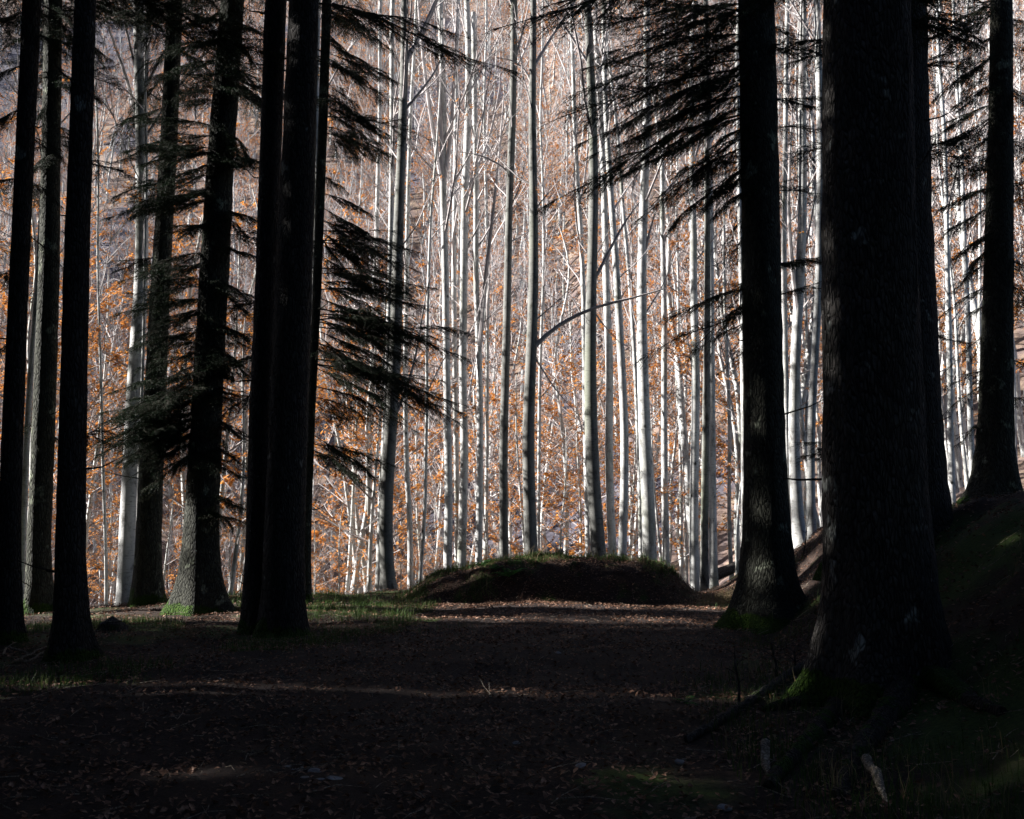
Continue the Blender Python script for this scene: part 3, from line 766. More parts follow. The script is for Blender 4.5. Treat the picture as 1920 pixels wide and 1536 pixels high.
cone("fir_tree", "dark trunk half hidden behind the largest trunk, standing on the bank", [(1672, 0), (1680, 400), (1690, 700), (1694, 900)], (1694, 1000), (142, 126), M_FIR, seed=11, flare=0.5, sides=26, Y=13.5,
     boughs=[(20, 1840, 60, 'l', .2), (120, 1830, 150, 's', .6), (280, 1850, 310, 'l', .5), (150, 1540, 190, 'l', .7), (480, 1560, 530, 's', .6), (830, 1480, 835, 't', .8), (840, 1500, 850, 's', .6), (270, 1470, 300, 'l', .9), (340, 1800, 380, 't', .4), (620, 1810, 640, 't', .4)], crown_from=10.5)
bk = [(0, 1760, 60, 'l', .3), (20, 1750, 100, 'l', -.3), (60, 1770, 140, 'l', .5), (100, 1750, 190, 'l', -.2), (130, 1790, 200, 's', .3), (190, 1745, 260, 'l', .2), (215, 1745, 310, 'l', -.3), (250, 1790, 300, 's', .4), (320, 1740, 350, 'l', .3),
      (350, 1760, 400, 'l', -.3), (380, 1750, 470, 'l', .4), (430, 1780, 490, 's', -.3), (450, 1790, 540, 's', .3), (480, 1770, 560, 't', .2), (520, 1750, 610, 't', -.3), (560, 1790, 600, 't', .4), (600, 1760, 700, 't', .3), (680, 1780, 720, 't', -.3), (700, 1750, 800, 't', .3), (780, 1780, 830, 't', .2),
      (30, 1960, 60, 'l', .3), (80, 1970, 130, 's', .3), (160, 1960, 210, 's', -.4), (260, 1960, 300, 's', .3), (330, 1970, 400, 's', .3), (480, 1970, 530, 's', -.3), (520, 1960, 590, 's', .3), (560, 1970, 600, 't', .3), (670, 1960, 700, 't', .3), (740, 1970, 760, 't', .3), (10, 1800, 30, 's', .5), (150, 1800, 220, 's', -.5), (280, 1810, 330, 's', .3)]
cone("fir_tree", "rightmost fir, standing alone on the crest of the bank near the photo's right edge", [(1878, 0), (1876, 280), (1872, 512), (1868, 760), (1866, 860)], (1866, 948), (56, 38), M_FIRN, seed=12, flare=1.0, Y=17.2,
     boughs=bk, crown_from=12.5, flare_h=0.4, clen=(2.4, 3.4))

# ------------------------------------------------------------------ traced beeches
BEECH_GROUP = "sunlit beech trunks behind the mound"
def tbeech(label, Y, w, pix, extras=(), leaf=0.12, nb=22, cf=7.0, H=None, nm="beech_tree", cat="tree", group=BEECH_GROUP, seed=0, upright=1.0, twig=0.8, lm=0):
    """w: width in px at the bottom and at the top end; pix from top down; the stem runs on down to the ground"""
    pix = sorted(pix, key=lambda q: -q[1])
    W = [at(px, py, Y) for px, py in pix]
    b0 = W[0]
    gz = h1(b0.x, Y)
    dirv = (W[1] - W[0]) / max(0.1, (W[1].z - W[0].z))
    B = b0 - dirv * max(0.0, (b0.z - gz)) * 0.6
    B = Vector((B.x, Y, h1(B.x, Y)))
    root = thing(nm, label, cat, B, group)
    rg = random.Random(900 + seed)
    pts = [Vector((0, 0, 0))] + [q - B for q in W if (q - B).z > 0.3]
    yy = 0
    for q in pts[1:]:
        yy += rg.gauss(0, 0.03); q.y += yy
    zt = pts[-1].z
    if H is None: H = zt + rg.uniform(7, 10)
    dv = (pts[-1] - pts[-2]) / (pts[-1].z - pts[-2].z) * 0.5
    while pts[-1].z < H - 1.0:
        pts.append(pts[-1] + Vector((dv.x * 1.6 + rg.gauss(0, .07), dv.y + rg.gauss(0, .07), 1.6)))
    rb = w[0] * .90 / 2 / F * Y; rtop = w[1] * .90 / 2 / F * Y
    Hh = pts[-1].z
    rend = max(0.02, rb + (rtop - rb) * (Hh / max(zt, 1)) )
    ex = []
    for (r0, lp, bp) in extras:
        Q = [at(q[0], q[1], Y + (q[2] if len(q) > 2 else 0)) - B for q in bp]
        ex.append((0, Q, r0, lp))
    pts = [p + Vector((rg.gauss(0, .012), rg.gauss(0, .02), 0)) if 0 < i_ else p for i_, p in enumerate(pts)]
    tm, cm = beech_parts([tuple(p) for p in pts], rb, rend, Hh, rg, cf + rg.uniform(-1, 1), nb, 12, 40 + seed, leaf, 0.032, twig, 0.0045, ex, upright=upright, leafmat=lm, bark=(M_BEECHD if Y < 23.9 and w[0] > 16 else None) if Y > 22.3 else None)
    link("trunk", tm, root); link("crown", cm, root)
    return root

T = [
 ("white beech trunk just left of the leaning mossy trunk, forking high up", 21.0, (36, 24), [(265, 60), (268, 280), (266, 512), (250, 760), (243, 900), (239, 1000), (237, 1140)],
   [(0.07, .2, [(268, 200), (276, 100), (283, 0), (290, -80)]), (0.05, .2, [(262, 250), (240, 150), (205, 60), (190, 0)]), (0.04, .2, [(270, 170), (300, 110), (330, 60)])]),
 ("thin pale stem squeezed between the white beech and the leaning mossy trunk", 20.5, (8, 5), [(272, 600), (268, 760), (262, 900), (258, 1000), (256, 1100)], []),
 ("thin lone sapling stem standing free in the gap right of the third left trunk", 22.0, (7, 4), [(182, 600), (188, 780), (192, 900), (196, 1000), (199, 1140)], []),
 ("brownish sunlit trunk peeking out along the left edge behind the slim leftmost fir", 20.0, (14, 11), [(70, 500), (52, 760), (42, 900), (39, 1000), (37, 1140)], []),
 ("brown trunk peeking out just right of the twin dark trunks", 21.5, (16, 12), [(596, 300), (588, 560), (580, 760), (574, 900), (573, 1000), (572, 1110)], []),
 ("dark beech with a curved foot left of the mound, its top forking to the right", 22.6, (30, 16), [(759, 0), (757, 200), (751, 300), (746, 512), (743, 640), (736, 790), (727, 900), (720, 1000), (722, 1060), (728, 1103)],
   [(0.05, .15, [(757, 130), (775, 90), (800, 40), (818, 0), (830, -60)]), (0.035, .1, [(752, 215), (790, 170), (820, 130), (838, 80)]), (0.04, .2, [(737, 790), (755, 750), (775, 700), (790, 600), (805, 520)])]),
 ("pale stem touching the left side of the dark curved-foot beech", 24.5, (14, 10), [(735, 0), (735, 300), (731, 560), (724, 760), (716, 900), (710, 1060), (710, 1110)], []),
 ("grey slim beech left of the curved-foot beech", 28.0, (13, 9), [(712, 200), (704, 500), (696, 780), (693, 900), (692, 1000), (694, 1110)], []),
 ("thin beech pair stem leaning left, between grey slim beech and the twin trunks", 30.0, (9, 5), [(610, 700), (640, 850), (655, 950), (668, 1060), (675, 1110)], []),
 ("slim pale beech just right of the curved-foot beech", 25.5, (13, 8), [(770, 200), (764, 400), (758, 700), (762, 870), (768, 1000), (769, 1110)], [(0.03, .2, [(758, 720), (770, 640), (790, 560)])]),
 ("crooked thin stem left of the mound's left end", 25.0, (9, 5), [(806, 520), (800, 640), (803, 760), (797, 880), (800, 950), (790, 1040), (786, 1095)], []),
 ("beech forking into three upright limbs, first large trunk above the mound's left end", 25.0, (18, 14), [(828, 330), (833, 420), (834, 512), (837, 700), (840, 845), (841, 950), (839, 1080)],
   [(0.07, .1, [(829, 340), (812, 250), (798, 150), (788, 60), (780, -60)]), (0.07, .1, [(830, 340), (828, 230), (818, 120), (815, 0)]), (0.06, .1, [(831, 350), (846, 280), (850, 180), (856, 60), (858, -60)]), (0.03, .1, [(838, 700), (822, 675), (812, 650)])]),
 ("grey beech stem close behind and right of the three-limbed beech", 28.0, (12, 9), [(857, 100), (853, 300), (851, 512), (854, 760), (856, 900), (857, 1080)], []),
 ("white mottled beech, second large trunk above the mound's left end", 25.5, (19, 13), [(876, 0), (879, 120), (876, 250), (872, 380), (870, 512), (869, 700), (871, 840), (868, 950), (864, 1080)], [(0.03, .1, [(878, 160), (895, 120), (908, 80)]), (0.03, .15, [(872, 470), (895, 430), (915, 370)])]),
 ("beech splitting low into two rising limbs in front of the orange leaves left of centre", 26.0, (15, 12), [(893, 440), (891, 520), (897, 620), (900, 760), (899, 900), (896, 1070)],
   [(0.07, .15, [(899, 650), (906, 560), (916, 470), (928, 370), (938, 270), (945, 180)]), (0.035, .1, [(879, 745), (886, 700), (897, 650)])]),
 ("pale slim trunk right of the low-splitting beech", 29.0, (10, 7), [(916, 500), (914, 700), (912, 900), (910, 1060)], []),
 ("slightly curved beech, sunlit white down its middle and dark at its foot, left of centre", 23.6, (18, 15), [(963, 0), (965, 90), (961, 250), (955, 380), (952, 512), (949, 700), (943, 880), (944, 960), (945, 1060)],
   [(0.04, .15, [(964, 120), (975, 80), (985, 40), (995, -10)]), (0.03, .1, [(958, 330), (940, 310), (900, 290), (860, 285)]), (0.02, .1, [(952, 400), (975, 350), (985, 300)])]),
 ("dark leaning beech with one long bare branch rising to the right, at the mound's crest", 22.9, (28, 13), [(1001, 0), (999, 200), (1000, 380), (1001, 512), (997, 650), (990, 760), (988, 880), (993, 960), (996, 1055)],
   [(0.055, .12, [(1003, 650), (1020, 628), (1048, 607), (1080, 590), (1120, 572), (1180, 562), (1250, 540)]), (0.03, .1, [(998, 160), (985, 130), (960, 112), (930, 108)]), (0.02, .3, [(1005, 600), (1040, 570), (1070, 540)]), (0.02, .1, [(1003, 670), (1040, 730), (1095, 790)])]),
 ("thin white stem behind the gap between dark leaning beech and the next white one", 30.0, (9, 6), [(1020, 500), (1012, 700), (1010, 900), (1008, 1055)], []),
 ("fairly straight pale beech left of the black-sided beech", 27.0, (14, 9), [(1078, 250), (1088, 420), (1095, 560), (1097, 700), (1099, 850), (1102, 1000), (1103, 1050)], [(0.03, .3, [(1095, 600), (1075, 560), (1055, 540)])]),
 ("black-sided beech whose foot sweeps out to the right on the mound's crest", 23.0, (30, 16), [(1102, 0), (1106, 100), (1114, 300), (1113, 440), (1108, 560), (1106, 700), (1110, 850), (1114, 940), (1119, 1010), (1124, 1050)],
   [(0.045, .1, [(1112, 530), (1128, 500), (1150, 455), (1175, 410), (1198, 380)]), (0.02, .3, [(1110, 580), (1140, 620), (1170, 650)])]),
 ("white beech first to the right of the black-sided beech", 25.0, (19, 12), [(1128, 200), (1135, 400), (1138, 560), (1143, 700), (1141, 820), (1144, 950), (1149, 1055)], [(0.03, .2, [(1142, 820), (1132, 770), (1122, 740)])]),
 ("curving white beech second to the right of the black-sided beech", 24.0, (19, 12), [(1136, 200), (1147, 360), (1158, 512), (1163, 620), (1172, 760), (1174, 850), (1170, 960), (1166, 1055)], []),
 ("slender white stem left of the thickest white beech", 27.0, (11, 8), [(1178, 480), (1186, 600), (1194, 760), (1200, 900), (1202, 1060)], []),
 ("thickest white beech, standing behind the mound's right half", 24.5, (30, 18), [(1212, 300), (1208, 420), (1204, 560), (1204, 700), (1210, 840), (1214, 950), (1218, 1070)], [(0.05, .15, [(1205, 500), (1214, 450), (1228, 400)]), (0.03, .2, [(1206, 640), (1190, 600), (1182, 560)])]),
 ("pale beech right of the thickest white beech", 27.0, (17, 10), [(1243, 400), (1246, 600), (1245, 760), (1247, 900), (1250, 1065)], []),
 ("very thin white stem right of the pale beech, above the mound's right end", 30.0, (8, 5), [(1270, 500), (1272, 700), (1275, 900), (1276, 1070)], []),
 ("thin leaning stem over the mound's right end", 31.0, (8, 5), [(1262, 560), (1270, 760), (1284, 900), (1288, 1080)], []),
 ("white beech over the mound's right end", 24.5, (20, 13), [(1296, 150), (1300, 400), (1302, 560), (1306, 700), (1304, 850), (1301, 950), (1303, 1095)], [(0.03, .15, [(1304, 720), (1290, 640), (1284, 580)])]),
 ("two-toned beech nearest to the right end of the mound", 23.0, (17, 11), [(1323, 120), (1326, 350), (1326, 600), (1325, 800), (1322, 950), (1321, 1098)], []),
 ("darker brown beech touching the two-toned one from behind", 24.5, (17, 11), [(1331, 250), (1333, 500), (1335, 760), (1336, 950), (1338, 1098)], []),
 ("thin curved white stem in the gap left of the tall straight fir", 26.0, (9, 6), [(1355, 512), (1362, 640), (1367, 780), (1368, 900), (1366, 980), (1372, 1080)], [(0.02, .4, [(1366, 700), (1350, 640), (1335, 600)])]),
 ("white beech mostly hidden behind the left edge of the tall straight fir", 24.0, (14, 11), [(1390, 500), (1393, 700), (1394, 900), (1396, 1090)], [(0.03, .15, [(1390, 620), (1375, 560), (1365, 520)])]),
 ("slim pale beech touching the right edge of the tall straight fir", 22.0, (14, 10), [(1472, 200), (1468, 500), (1472, 700), (1478, 900), (1486, 1015)], []),
 ("bent white beech forking at mid height, right of the tall straight fir", 21.0, (26, 15), [(1504, 120), (1508, 300), (1504, 400), (1503, 512), (1494, 640), (1488, 780), (1488, 900), (1496, 1000), (1500, 1020)],
   [(0.06, .1, [(1496, 600), (1487, 512), (1478, 430), (1480, 300), (1486, 200)]), (0.03, .2, [(1500, 500), (1520, 420), (1530, 360)])]),
 ("greenish pale beech just left of the largest trunk", 20.5, (18, 14), [(1532, 120), (1536, 300), (1534, 430), (1534, 560), (1526, 720), (1520, 850), (1519, 950), (1521, 1000)], [(0.02, .2, [(1532, 560), (1545, 500), (1555, 470)])]),
 ("thin pale stem glimpsed between bent beech and greenish beech", 27.0, (8, 6), [(1512, 512), (1516, 700), (1513, 850), (1510, 990)], []),
 ("whitest stem between the largest trunk and the rightmost fir", 27.0, (13, 9), [(1770, 300), (1774, 560), (1780, 700), (1782, 850), (1786, 960)], []),
 ("thin slanting stem third in the gap before the rightmost fir", 30.0, (8, 5), [(1788, 560), (1798, 760), (1808, 860), (1817, 950)], []),
 ("pale beech just left of the rightmost fir", 28.0, (13, 9), [(1806, 400), (1815, 600), (1820, 800), (1826, 950)], []),
 ("slim white stem against the left edge of the rightmost fir", 31.0, (9, 6), [(1838, 450), (1836, 650), (1842, 800), (1848, 900)], []),
 ("thin pale beech first to the right of the rightmost fir", 34.0, (8, 6), [(1895, 560), (1900, 700), (1903, 850)], []),
 ("forked pale beech high on the slope between the largest trunk and rightmost fir", 36.0, (11, 8), [(1765, 60), (1757, 180), (1752, 260), (1748, 400), (1752, 700)], [(0.05, .2, [(1750, 300), (1768, 220), (1790, 160)])]),
]
_o = sorted([i for i in range(len(T)) if T[i][1] > 22.5], key=lambda i: (T[i][1], i)); _p = 22.2
TY_ = {}
for i in _o: _p = max(T[i][1], _p + 0.32); TY_[i] = _p
for i, (lab, Y, w, pix, ex) in enumerate(T):
    Y = TY_.get(i, Y)
    big_ = w[0] > 14
    tbeech(lab, Y, w, pix, ex, seed=i, nb=13 if big_ else 10, cf=6.5 if big_ else 5.0, leaf=.55 if i == 0 else R.choice((.04, .1, .3)), lm=i % 2)

# ------------------------------------------------------------------ beeches of the far hillside
def copy_tree(pair, x, y, s, label, group, nm="beech_tree", cat="tree"):
    z = h1(x, y) - 0.1
    root = thing(nm, label, cat, (x, y, z), group, R.uniform(0, 6.28)); root.scale = (s, s, s * R.uniform(0.95, 1.15))
    root.rotation_euler[0] = R.gauss(0, .03); root.rotation_euler[1] = R.gauss(0, .03)
    link("trunk", pair[0], root); link("crown", pair[1], root)
    return root
cand = []
y = 29.0
used = []
rows = []
while y < 262:
    sp = 2.3 + 0.018 * (y - 29)
    wmin, wmax = -0.62 * y - 14, 0.60 * y + 6
    n = int((wmax - wmin) / sp)
    for k in range(n):
        x = wmin + (k + R.random()) * sp; yy = y + R.uniform(-.5, .5) * sp
        if (yy < 40 and x < 3) or (yy < 48 and R.random() < (0.75 if -0.5 < x / yy < -0.08 else 0.4)): continue
        rows.append((x, yy))
    y += sp
def inframe(x, y): return abs(x) < 0.52 * y
REFS = [(-400, "photo's left edge"), (17, "leftmost fir"), (132, "flared third fir"), (240, "white left beech"), (377, "wide mossy fir"), (530, "twin firs"), (720, "curved-foot beech"),
        (840, "three-limbed beech"), (896, "low-splitting beech"), (945, "dark-footed beech"), (995, "long-branched beech"), (1122, "black-sided beech"), (1215, "thickest white beech"),
        (1303, "mound-end beech"), (1437, "tall straight fir"), (1497, "bent forked beech"), (1640, "largest trunk"), (1866, "rightmost fir"), (2600, "photo's right edge")]
ORD = "first second third fourth fifth sixth seventh eighth ninth tenth eleventh twelfth thirteenth fourteenth fifteenth sixteenth seventeenth eighteenth nineteenth twentieth twenty-first twenty-second twenty-third twenty-fourth twenty-fifth twenty-sixth twenty-seventh twenty-eighth".split()
def gap_labels(pts, what, looks):
    px = [960 + F * p[0] / p[1] for p in pts]
    gap = [max(i for i, r in enumerate(REFS) if r[0] <= v or i == 0) for v in px]
    out = [None] * len(pts)
    for g_ in set(gap):
        ids = sorted([i for i in range(len(pts)) if gap[i] == g_], key=lambda i: px[i])
        for n_, i in enumerate(ids):
            out[i] = "%s %s, %s from left between %s and %s" % (looks[n_ % len(looks)], what, ORD[min(n_, 27)], REFS[g_][1], REFS[min(g_ + 1, len(REFS) - 1)][1])
    return out
rows = [p for p in rows if float(painted_shade(*p)) < 0.4 or R.random() < 0.12]
near = sorted([p for p in rows if inframe(*p) and p[1] > 29 and not (p[1] < 36 and R.random() < 0.35)], key=lambda p: p[1])
ind = near[:180]
ylim = ind[-1][1]
for (x, y), lb in zip(ind, gap_labels(ind, "hillside beech", ("thin pale", "slender grey", "slim bare"))):
    copy_tree(R.choice(PROTO), x, y, R.uniform(0.7, 1.1), lb, "beeches on the far hillside")
rest = [p for p in rows if (p[1] > ylim or (not inframe(*p) and p[1] > 30)) and not (p[0] < -0.52 * p[1] and p[1] < 62)]
print("beeches as objects", len(ind), "up to", round(ylim, 1), "rest", len(rest))

def scatter(name, sources, pts, label, kind='stuff', npick=None):
    """one object of the kind nobody could count: points carrying copies of whole trees"""
    col = bpy.data.collections.new(name + "_sources")
    for i, (tm, parts) in enumerate(sources):
        mbj = bpy.data.objects.new("%s_source" % name, tm); col.objects.link(mbj)
    me = bpy.data.meshes.new(name)
    V = np.array([(p[0], p[1], p[2]) for p in pts], np.float32)
    me.vertices.add(len(V)); me.vertices.foreach_set("co", V.ravel())
    a = me.attributes.new("rot", 'FLOAT_VECTOR', 'POINT'); a.data.foreach_set("vector", np.array([(R.gauss(0, .035), R.gauss(0, .035), R.uniform(0, 6.28)) for _ in pts], np.float32).ravel())
    a = me.attributes.new("scl", 'FLOAT', 'POINT'); a.data.foreach_set("value", np.array([p[3] for p in pts], np.float32))
    a = me.attributes.new("pick", 'INT', 'POINT'); a.data.foreach_set("value", np.array([p[4] if len(p) > 4 else R.randrange(len(sources) if npick is None else npick) for p in pts], np.int32))
    o = link(name, me)
    ng = bpy.data.node_groups.new(name, 'GeometryNodeTree')
    ng.interface.new_socket("Geometry", in_out='INPUT', socket_type='NodeSocketGeometry')
    ng.interface.new_socket("Geometry", in_out='OUTPUT', socket_type='NodeSocketGeometry')
    gi = ng.nodes.new("NodeGroupInput"); go = ng.nodes.new("NodeGroupOutput")
    mp = ng.nodes.new("GeometryNodeMeshToPoints"); ip = ng.nodes.new("GeometryNodeInstanceOnPoints")
    ci = ng.nodes.new("GeometryNodeCollectionInfo"); ci.inputs[0].default_value = col; ci.inputs[1].default_value = True; ci.inputs[2].default_value = True
    def na(nm, t):
        n = ng.nodes.new("GeometryNodeInputNamedAttribute"); n.data_type = t; n.inputs[0].default_value = nm; return n.outputs[0]
    ng.links.new(gi.outputs[0], mp.inputs[0]); ng.links.new(mp.outputs[0], ip.inputs[0])
    ng.links.new(ci.outputs[0], ip.inputs["Instance"]); ip.inputs["Pick Instance"].default_value = True
    ng.links.new(na("pick", 'INT'), ip.inputs["Instance Index"])
    rt = ng.nodes.new("FunctionNodeEulerToRotation"); ng.links.new(na("rot", 'FLOAT_VECTOR'), rt.inputs[0]); ng.links.new(rt.outputs[0], ip.inputs["Rotation"])
    ng.links.new(na("scl", 'FLOAT'), ip.inputs["Scale"])
    ng.links.new(ip.outputs[0], go.inputs[0])
    md = o.modifiers.new("wood", 'NODES'); md.node_group = ng
    struct(o, kind, label)
    return o
def joined(name, meshes, xf=None):
    """join meshes (with optional matrices) into one mesh datablock"""
    mb = MB(); mats = []
    for i, me in enumerate(meshes):
        nv = len(me.vertices); co = np.zeros(nv * 3, np.float32); me.vertices.foreach_get("co", co); co = co.reshape(-1, 3)
        if xf is not None:
            M = np.array(xf[i]); co = co @ M[:3, :3].T + M[:3, 3]
        npo = len(me.polygons); ls = np.zeros(npo, np.int32); lt = np.zeros(npo, np.int32); mi = np.zeros(npo, np.int32)
        me.polygons.foreach_get("loop_start", ls); me.polygons.foreach_get("loop_total", lt); me.polygons.foreach_get("material_index", mi)
        lv = np.zeros(len(me.loops), np.int32); me.loops.foreach_get("vertex_index", lv)
        mp_ = []
        for mt in me.materials:
            if mt not in mats: mats.append(mt)
            mp_.append(mats.index(mt))
        mp_ = np.array(mp_)
        base = mb.n; mb.v.append(co.astype(float)); mb.n += nv
        for k in (3, 4):
            s_ = lt == k
            if s_.any():
                idx = ls[s_][:, None] + np.arange(k)[None, :]
                mb.f.append(lv[idx] + base); mb.m.append(mp_[mi[s_]])
    return mb.mesh(name, mats, smooth=False)
WOODSRC = [(joined("wood_tree", list(p)), None) for p in PROTO]
pts = [(x, y, h1(x, y) - 0.1, R.uniform(0.75, 1.2)) for (x, y) in rest]
scatter("far_wood", WOODSRC, pts, "pale bare beech wood with some rusty leaves covering the far hillside")

# leafy young beeches with copper leaves
SP = [(930, 850, 30), (985, 800, 33), (1050, 870, 29), (1080, 780, 34), (1130, 880, 30), (1180, 800, 33), (1240, 830, 31), (1290, 700, 36), (1340, 820, 31), (1375, 760, 27),
      (640, 960, 27), (690, 1010, 29), (760, 980, 30), (800, 1020, 27), (870, 990, 31), (600, 1010, 30), (450, 900, 24), (440, 980, 26), (320, 950, 25), (210, 980, 25), (180, 640, 26), (60, 560, 28), (20, 640, 27), (10, 500, 29),
      (90, 900, 28), (420, 560, 24), (440, 700, 22), (650, 600, 30), (680, 430, 33), (700, 640, 28), (1130, 1000, 27), (1010, 960, 28), (1230, 960, 33), (1420, 640, 34), (1540, 900, 26), (1700, 700, 34), (1800, 500, 40)]
SPL = gap_labels([((px - 960) / F * Y, Y) for (px, py, Y) in SP], "copper-leaved young beech", ("low", "leafy"))
for k, (px, py, Y) in enumerate(SP):
    q = at(px, py, Y); zb = h1(q.x, Y); hgt = max(2.5, (q.z - zb) * 1.25)
    i = R.randrange(4); H0 = max(v.co.z for v in SAP[i][0].vertices)
    root = thing("beech_sapling", "", "sapling", (q.x, Y, zb - 0.05), "young beeches with copper leaves", R.uniform(0, 6.28))
    s_ = min(1.5, hgt / H0); root.scale = (s_, s_, hgt / H0)
    root["label"] = SPL[k]
    link("trunk", SAP[i][0], root); link("crown", SAP[i][1], root)

LB = [(70, 22.5, .85), (170, 24.5, .95), (330, 26, .9), (450, 27.5, 1.0), (640, 30, 1.0), (690, 35, 1.1), (1055, 34, 1.1), (1150, 36, 1.0), (1280, 37, 1.1), (1385, 30, .9), (1545, 29, .9), (1775, 38, 1.1), (905, 38, 1.1), (20, 24, 1.0)]
for k, ((px, Y, s_), lb) in enumerate(zip(LB, gap_labels([((p[0] - 960) / F * p[1], p[1]) for p in LB], "copper-leaved beech", ("broad", "taller spreading", "flat-branched")))):
    copy_tree(PROTO[9 + k % 3], (px - 960) / F * Y, Y, s_, lb, "spreading beeches with copper leaves")

# ------------------------------------------------------------------ closed conifer stand outside the frame (left, behind and right of the camera)
def spruce_join(seed, H, low, rad=3.4, nB=46):
    rg = random.Random(seed)
    ms, xf = [], []
    tm, P, r = trunk_mesh("t", [(0, 0, 0), (0.1, 0, H * .5), (0.05, .1, H)], 0.24, 0.03, M_FIR, 10, 0.5, 5, seed, 1.0, stubs=0)
    ms.append(tm); xf.append(Matrix.Identity(4))
    for i in range(nB):
        f = (i + rg.random()) / nB; z = low + (H - low) * f; L = (rad * (1 - f) ** (0.7 if rad > 1.4 else 0.3) + (0.4 if rad > 1.4 else 0.1)) * rg.uniform(.8, 1.1); a = i * 2.4
        m = Matrix.Translation((0, 0, z)) @ Matrix.Rotation(a, 4, 'Z') @ Matrix.Rotation(rg.uniform(0.0, 0.25), 4, 'Y') @ Matrix.Scale(L / 3.0, 4)
        ms.append(BOUGH_L[i % 4] if L > 1.9 else BOUGH_S[i % 6]); xf.append(m if L > 1.9 else m @ Matrix.Scale(2.0, 4))
    return (joined("stand_tree", ms, xf), None)
STAND = [spruce_join(1, 26, 5.0), spruce_join(2, 23, 3.0), spruce_join(3, 28, 7.0), spruce_join(4, 27, 11.5, 2.2), spruce_join(5, 26, 9.3, 1.3, 40), spruce_join(6, 27, 2.5, 1.35, 80), spruce_join(7, 25, 2.0, 1.35, 80), spruce_join(8, 29, 11.8, 2.6, 60), spruce_join(9, 26, 7.7, 1.7, 60)]
R0 = R
R = random.Random(4242)
pts = []
tanaz = math.cos(SUN_AZ) / math.sin(SUN_AZ)
for row in range(8):                                  # rows running away from the frame's left edge towards the sun
    for col_ in range(11):
        x = -11 - row * 4.2 + R.uniform(-1, 1); c = -17 + col_ * 1.8 + R.uniform(-.6, .6)
        yv = c - x * tanaz
        if abs(x) < 0.5 * yv + 3.8 and yv > 0: continue
        pts.append((x, yv, h1(x, yv) - .1, R.uniform(.85, 1.15)))
for row in range(10):                                 # slim unseen trees, spaced to let thin sun strips through to the track
    for c in (1.6, 2.6, 3.6, 4.6, 5.2, 5.3, 7.55, 7.85, 8.14, 10.52, 11.3, 12.2, 13.0, 13.7, 14.2):
        if c > 12.5 and R.random() < .4: continue
        x = -9.9 - row * 3.1 + R.uniform(-.9, .9); c_ = c + R.uniform(-.08, .08)
        yv = c_ - x * tanaz
        if -x < 0.5 * yv + 1.9: continue
        pts.append((x, yv, h1(x, yv) - .1, R.uniform(.93, 1.07), R.choice((5, 6))))
for (x, yv) in ((-5.2, 3.6), (-4.4, -0.5), (5.0, 3.8), (4.4, -1.5), (6.8, 7.6), (-2.4, -3.5), (2.2, -4.6), (0, -8), (8.6, 4.5), (9.8, 9.5), (-8, 2)):
    pts.append((x, yv, h1(x, yv) - .1, 1.0, 3))
for (c, x, k_) in ((15.5, -15, 3), (15.3, -18.5, 7), (18.75, -14.5, 7), (8.45, -10.2, 8), (10.35, -10.4, 8), (9.35, -14.5, 4), (19.2, -19, 4), (20.1, -20.5, 4), (19.6, -24, 4), (20.4, -26, 4), (15.4, -30, 0)):  # unseen trees added to shade the mound, bank and single trunks
    yv = c - x * tanaz
    pts.append((x, yv, h1(x, yv) - .1, R.uniform(.97, 1.05), k_))
for (x, yv) in ((-31, 46), (-33, 50), (-38, 48), (-35.5, 54), (-40, 53), (-38, 58), (-43, 59), (-41, 63), (-47, 65), (-34, 43)):  # unseen valley conifers added to shade the lower hillside
    pts.append((x, yv, h1(x, yv) - .1, R.uniform(.9, 1.1)))
for _ in range(150):
    x = R.uniform(-40, 34); yv = R.uniform(-38, 12)
    if abs(x) < 0.6 * max(yv, 0) + 4.5 and yv > -3: continue
    if yv > -3 and x < 0: continue
    pts.append((x, yv, h1(x, yv) - .1, R.uniform(.85, 1.2)))
scatter("conifer_stand", STAND, pts, "dense dark conifer stand around the track, out of the picture", npick=3)

R = R0
# ------------------------------------------------------------------ small things on the forest floor
def leafscatter(n, seed, y0, y1, size, dens=None, over=None):
    rg = np.random.default_rng(seed)
    y = np.sqrt(rg.random(n) * (y1 ** 2 - y0 ** 2) + y0 ** 2); x = (rg.random(n) * 2 - 1) * 0.56 * y
    if dens is not None:
        k = rg.random(n) < dens(x, y); x, y = x[k], y[k]
    xm = MC[0] + (rg.random(9000) * 2 - 1) * 3.3; ym = MC[1] - 2.2 + rg.random(9000) * 3.6
    x = np.concatenate([x, xm]); y = np.concatenate([y, ym])
    n = len(x)
    z = surf(x, y) + 0.012 + 0.015 * rg.random(n)
    z = z + np.where(np.abs(x - track_c(y)) < track_w(y), 0.015, 0)
    a = rg.random(n) * 6.283; s_ = size * (0.55 + 0.8 * rg.random(n)); tl = rg.normal(0, 0.35, (n, 2))
    U = np.stack([np.cos(a), np.sin(a), tl[:, 0]], 1) * s_[:, None]; W = np.stack([-np.sin(a), np.cos(a), tl[:, 1]], 1) * s_[:, None] * 0.6
    mb = MB(); mb.quads(np.stack([x, y, z], 1), U, W, 0, 0.35); return mb
def dleaf(x, y): return (0.35 + 0.65 * (vnoise(x, y, 1.3) + vnoise(x, y, 4) * .6 > -0.1)) * np.where(np.abs(x - track_c(y)) < track_w(y), 0.75, 0.45 + 0.4 * (vnoise(x, y, 0.8) > 0))
struct(link("leaf_litter", leafscatter(150000, 5, 2.8, 25, 0.022, dleaf).mesh("leaf_litter", [M_LITTER], False)), 'stuff', "brown fallen beech leaves covering the track and banks")

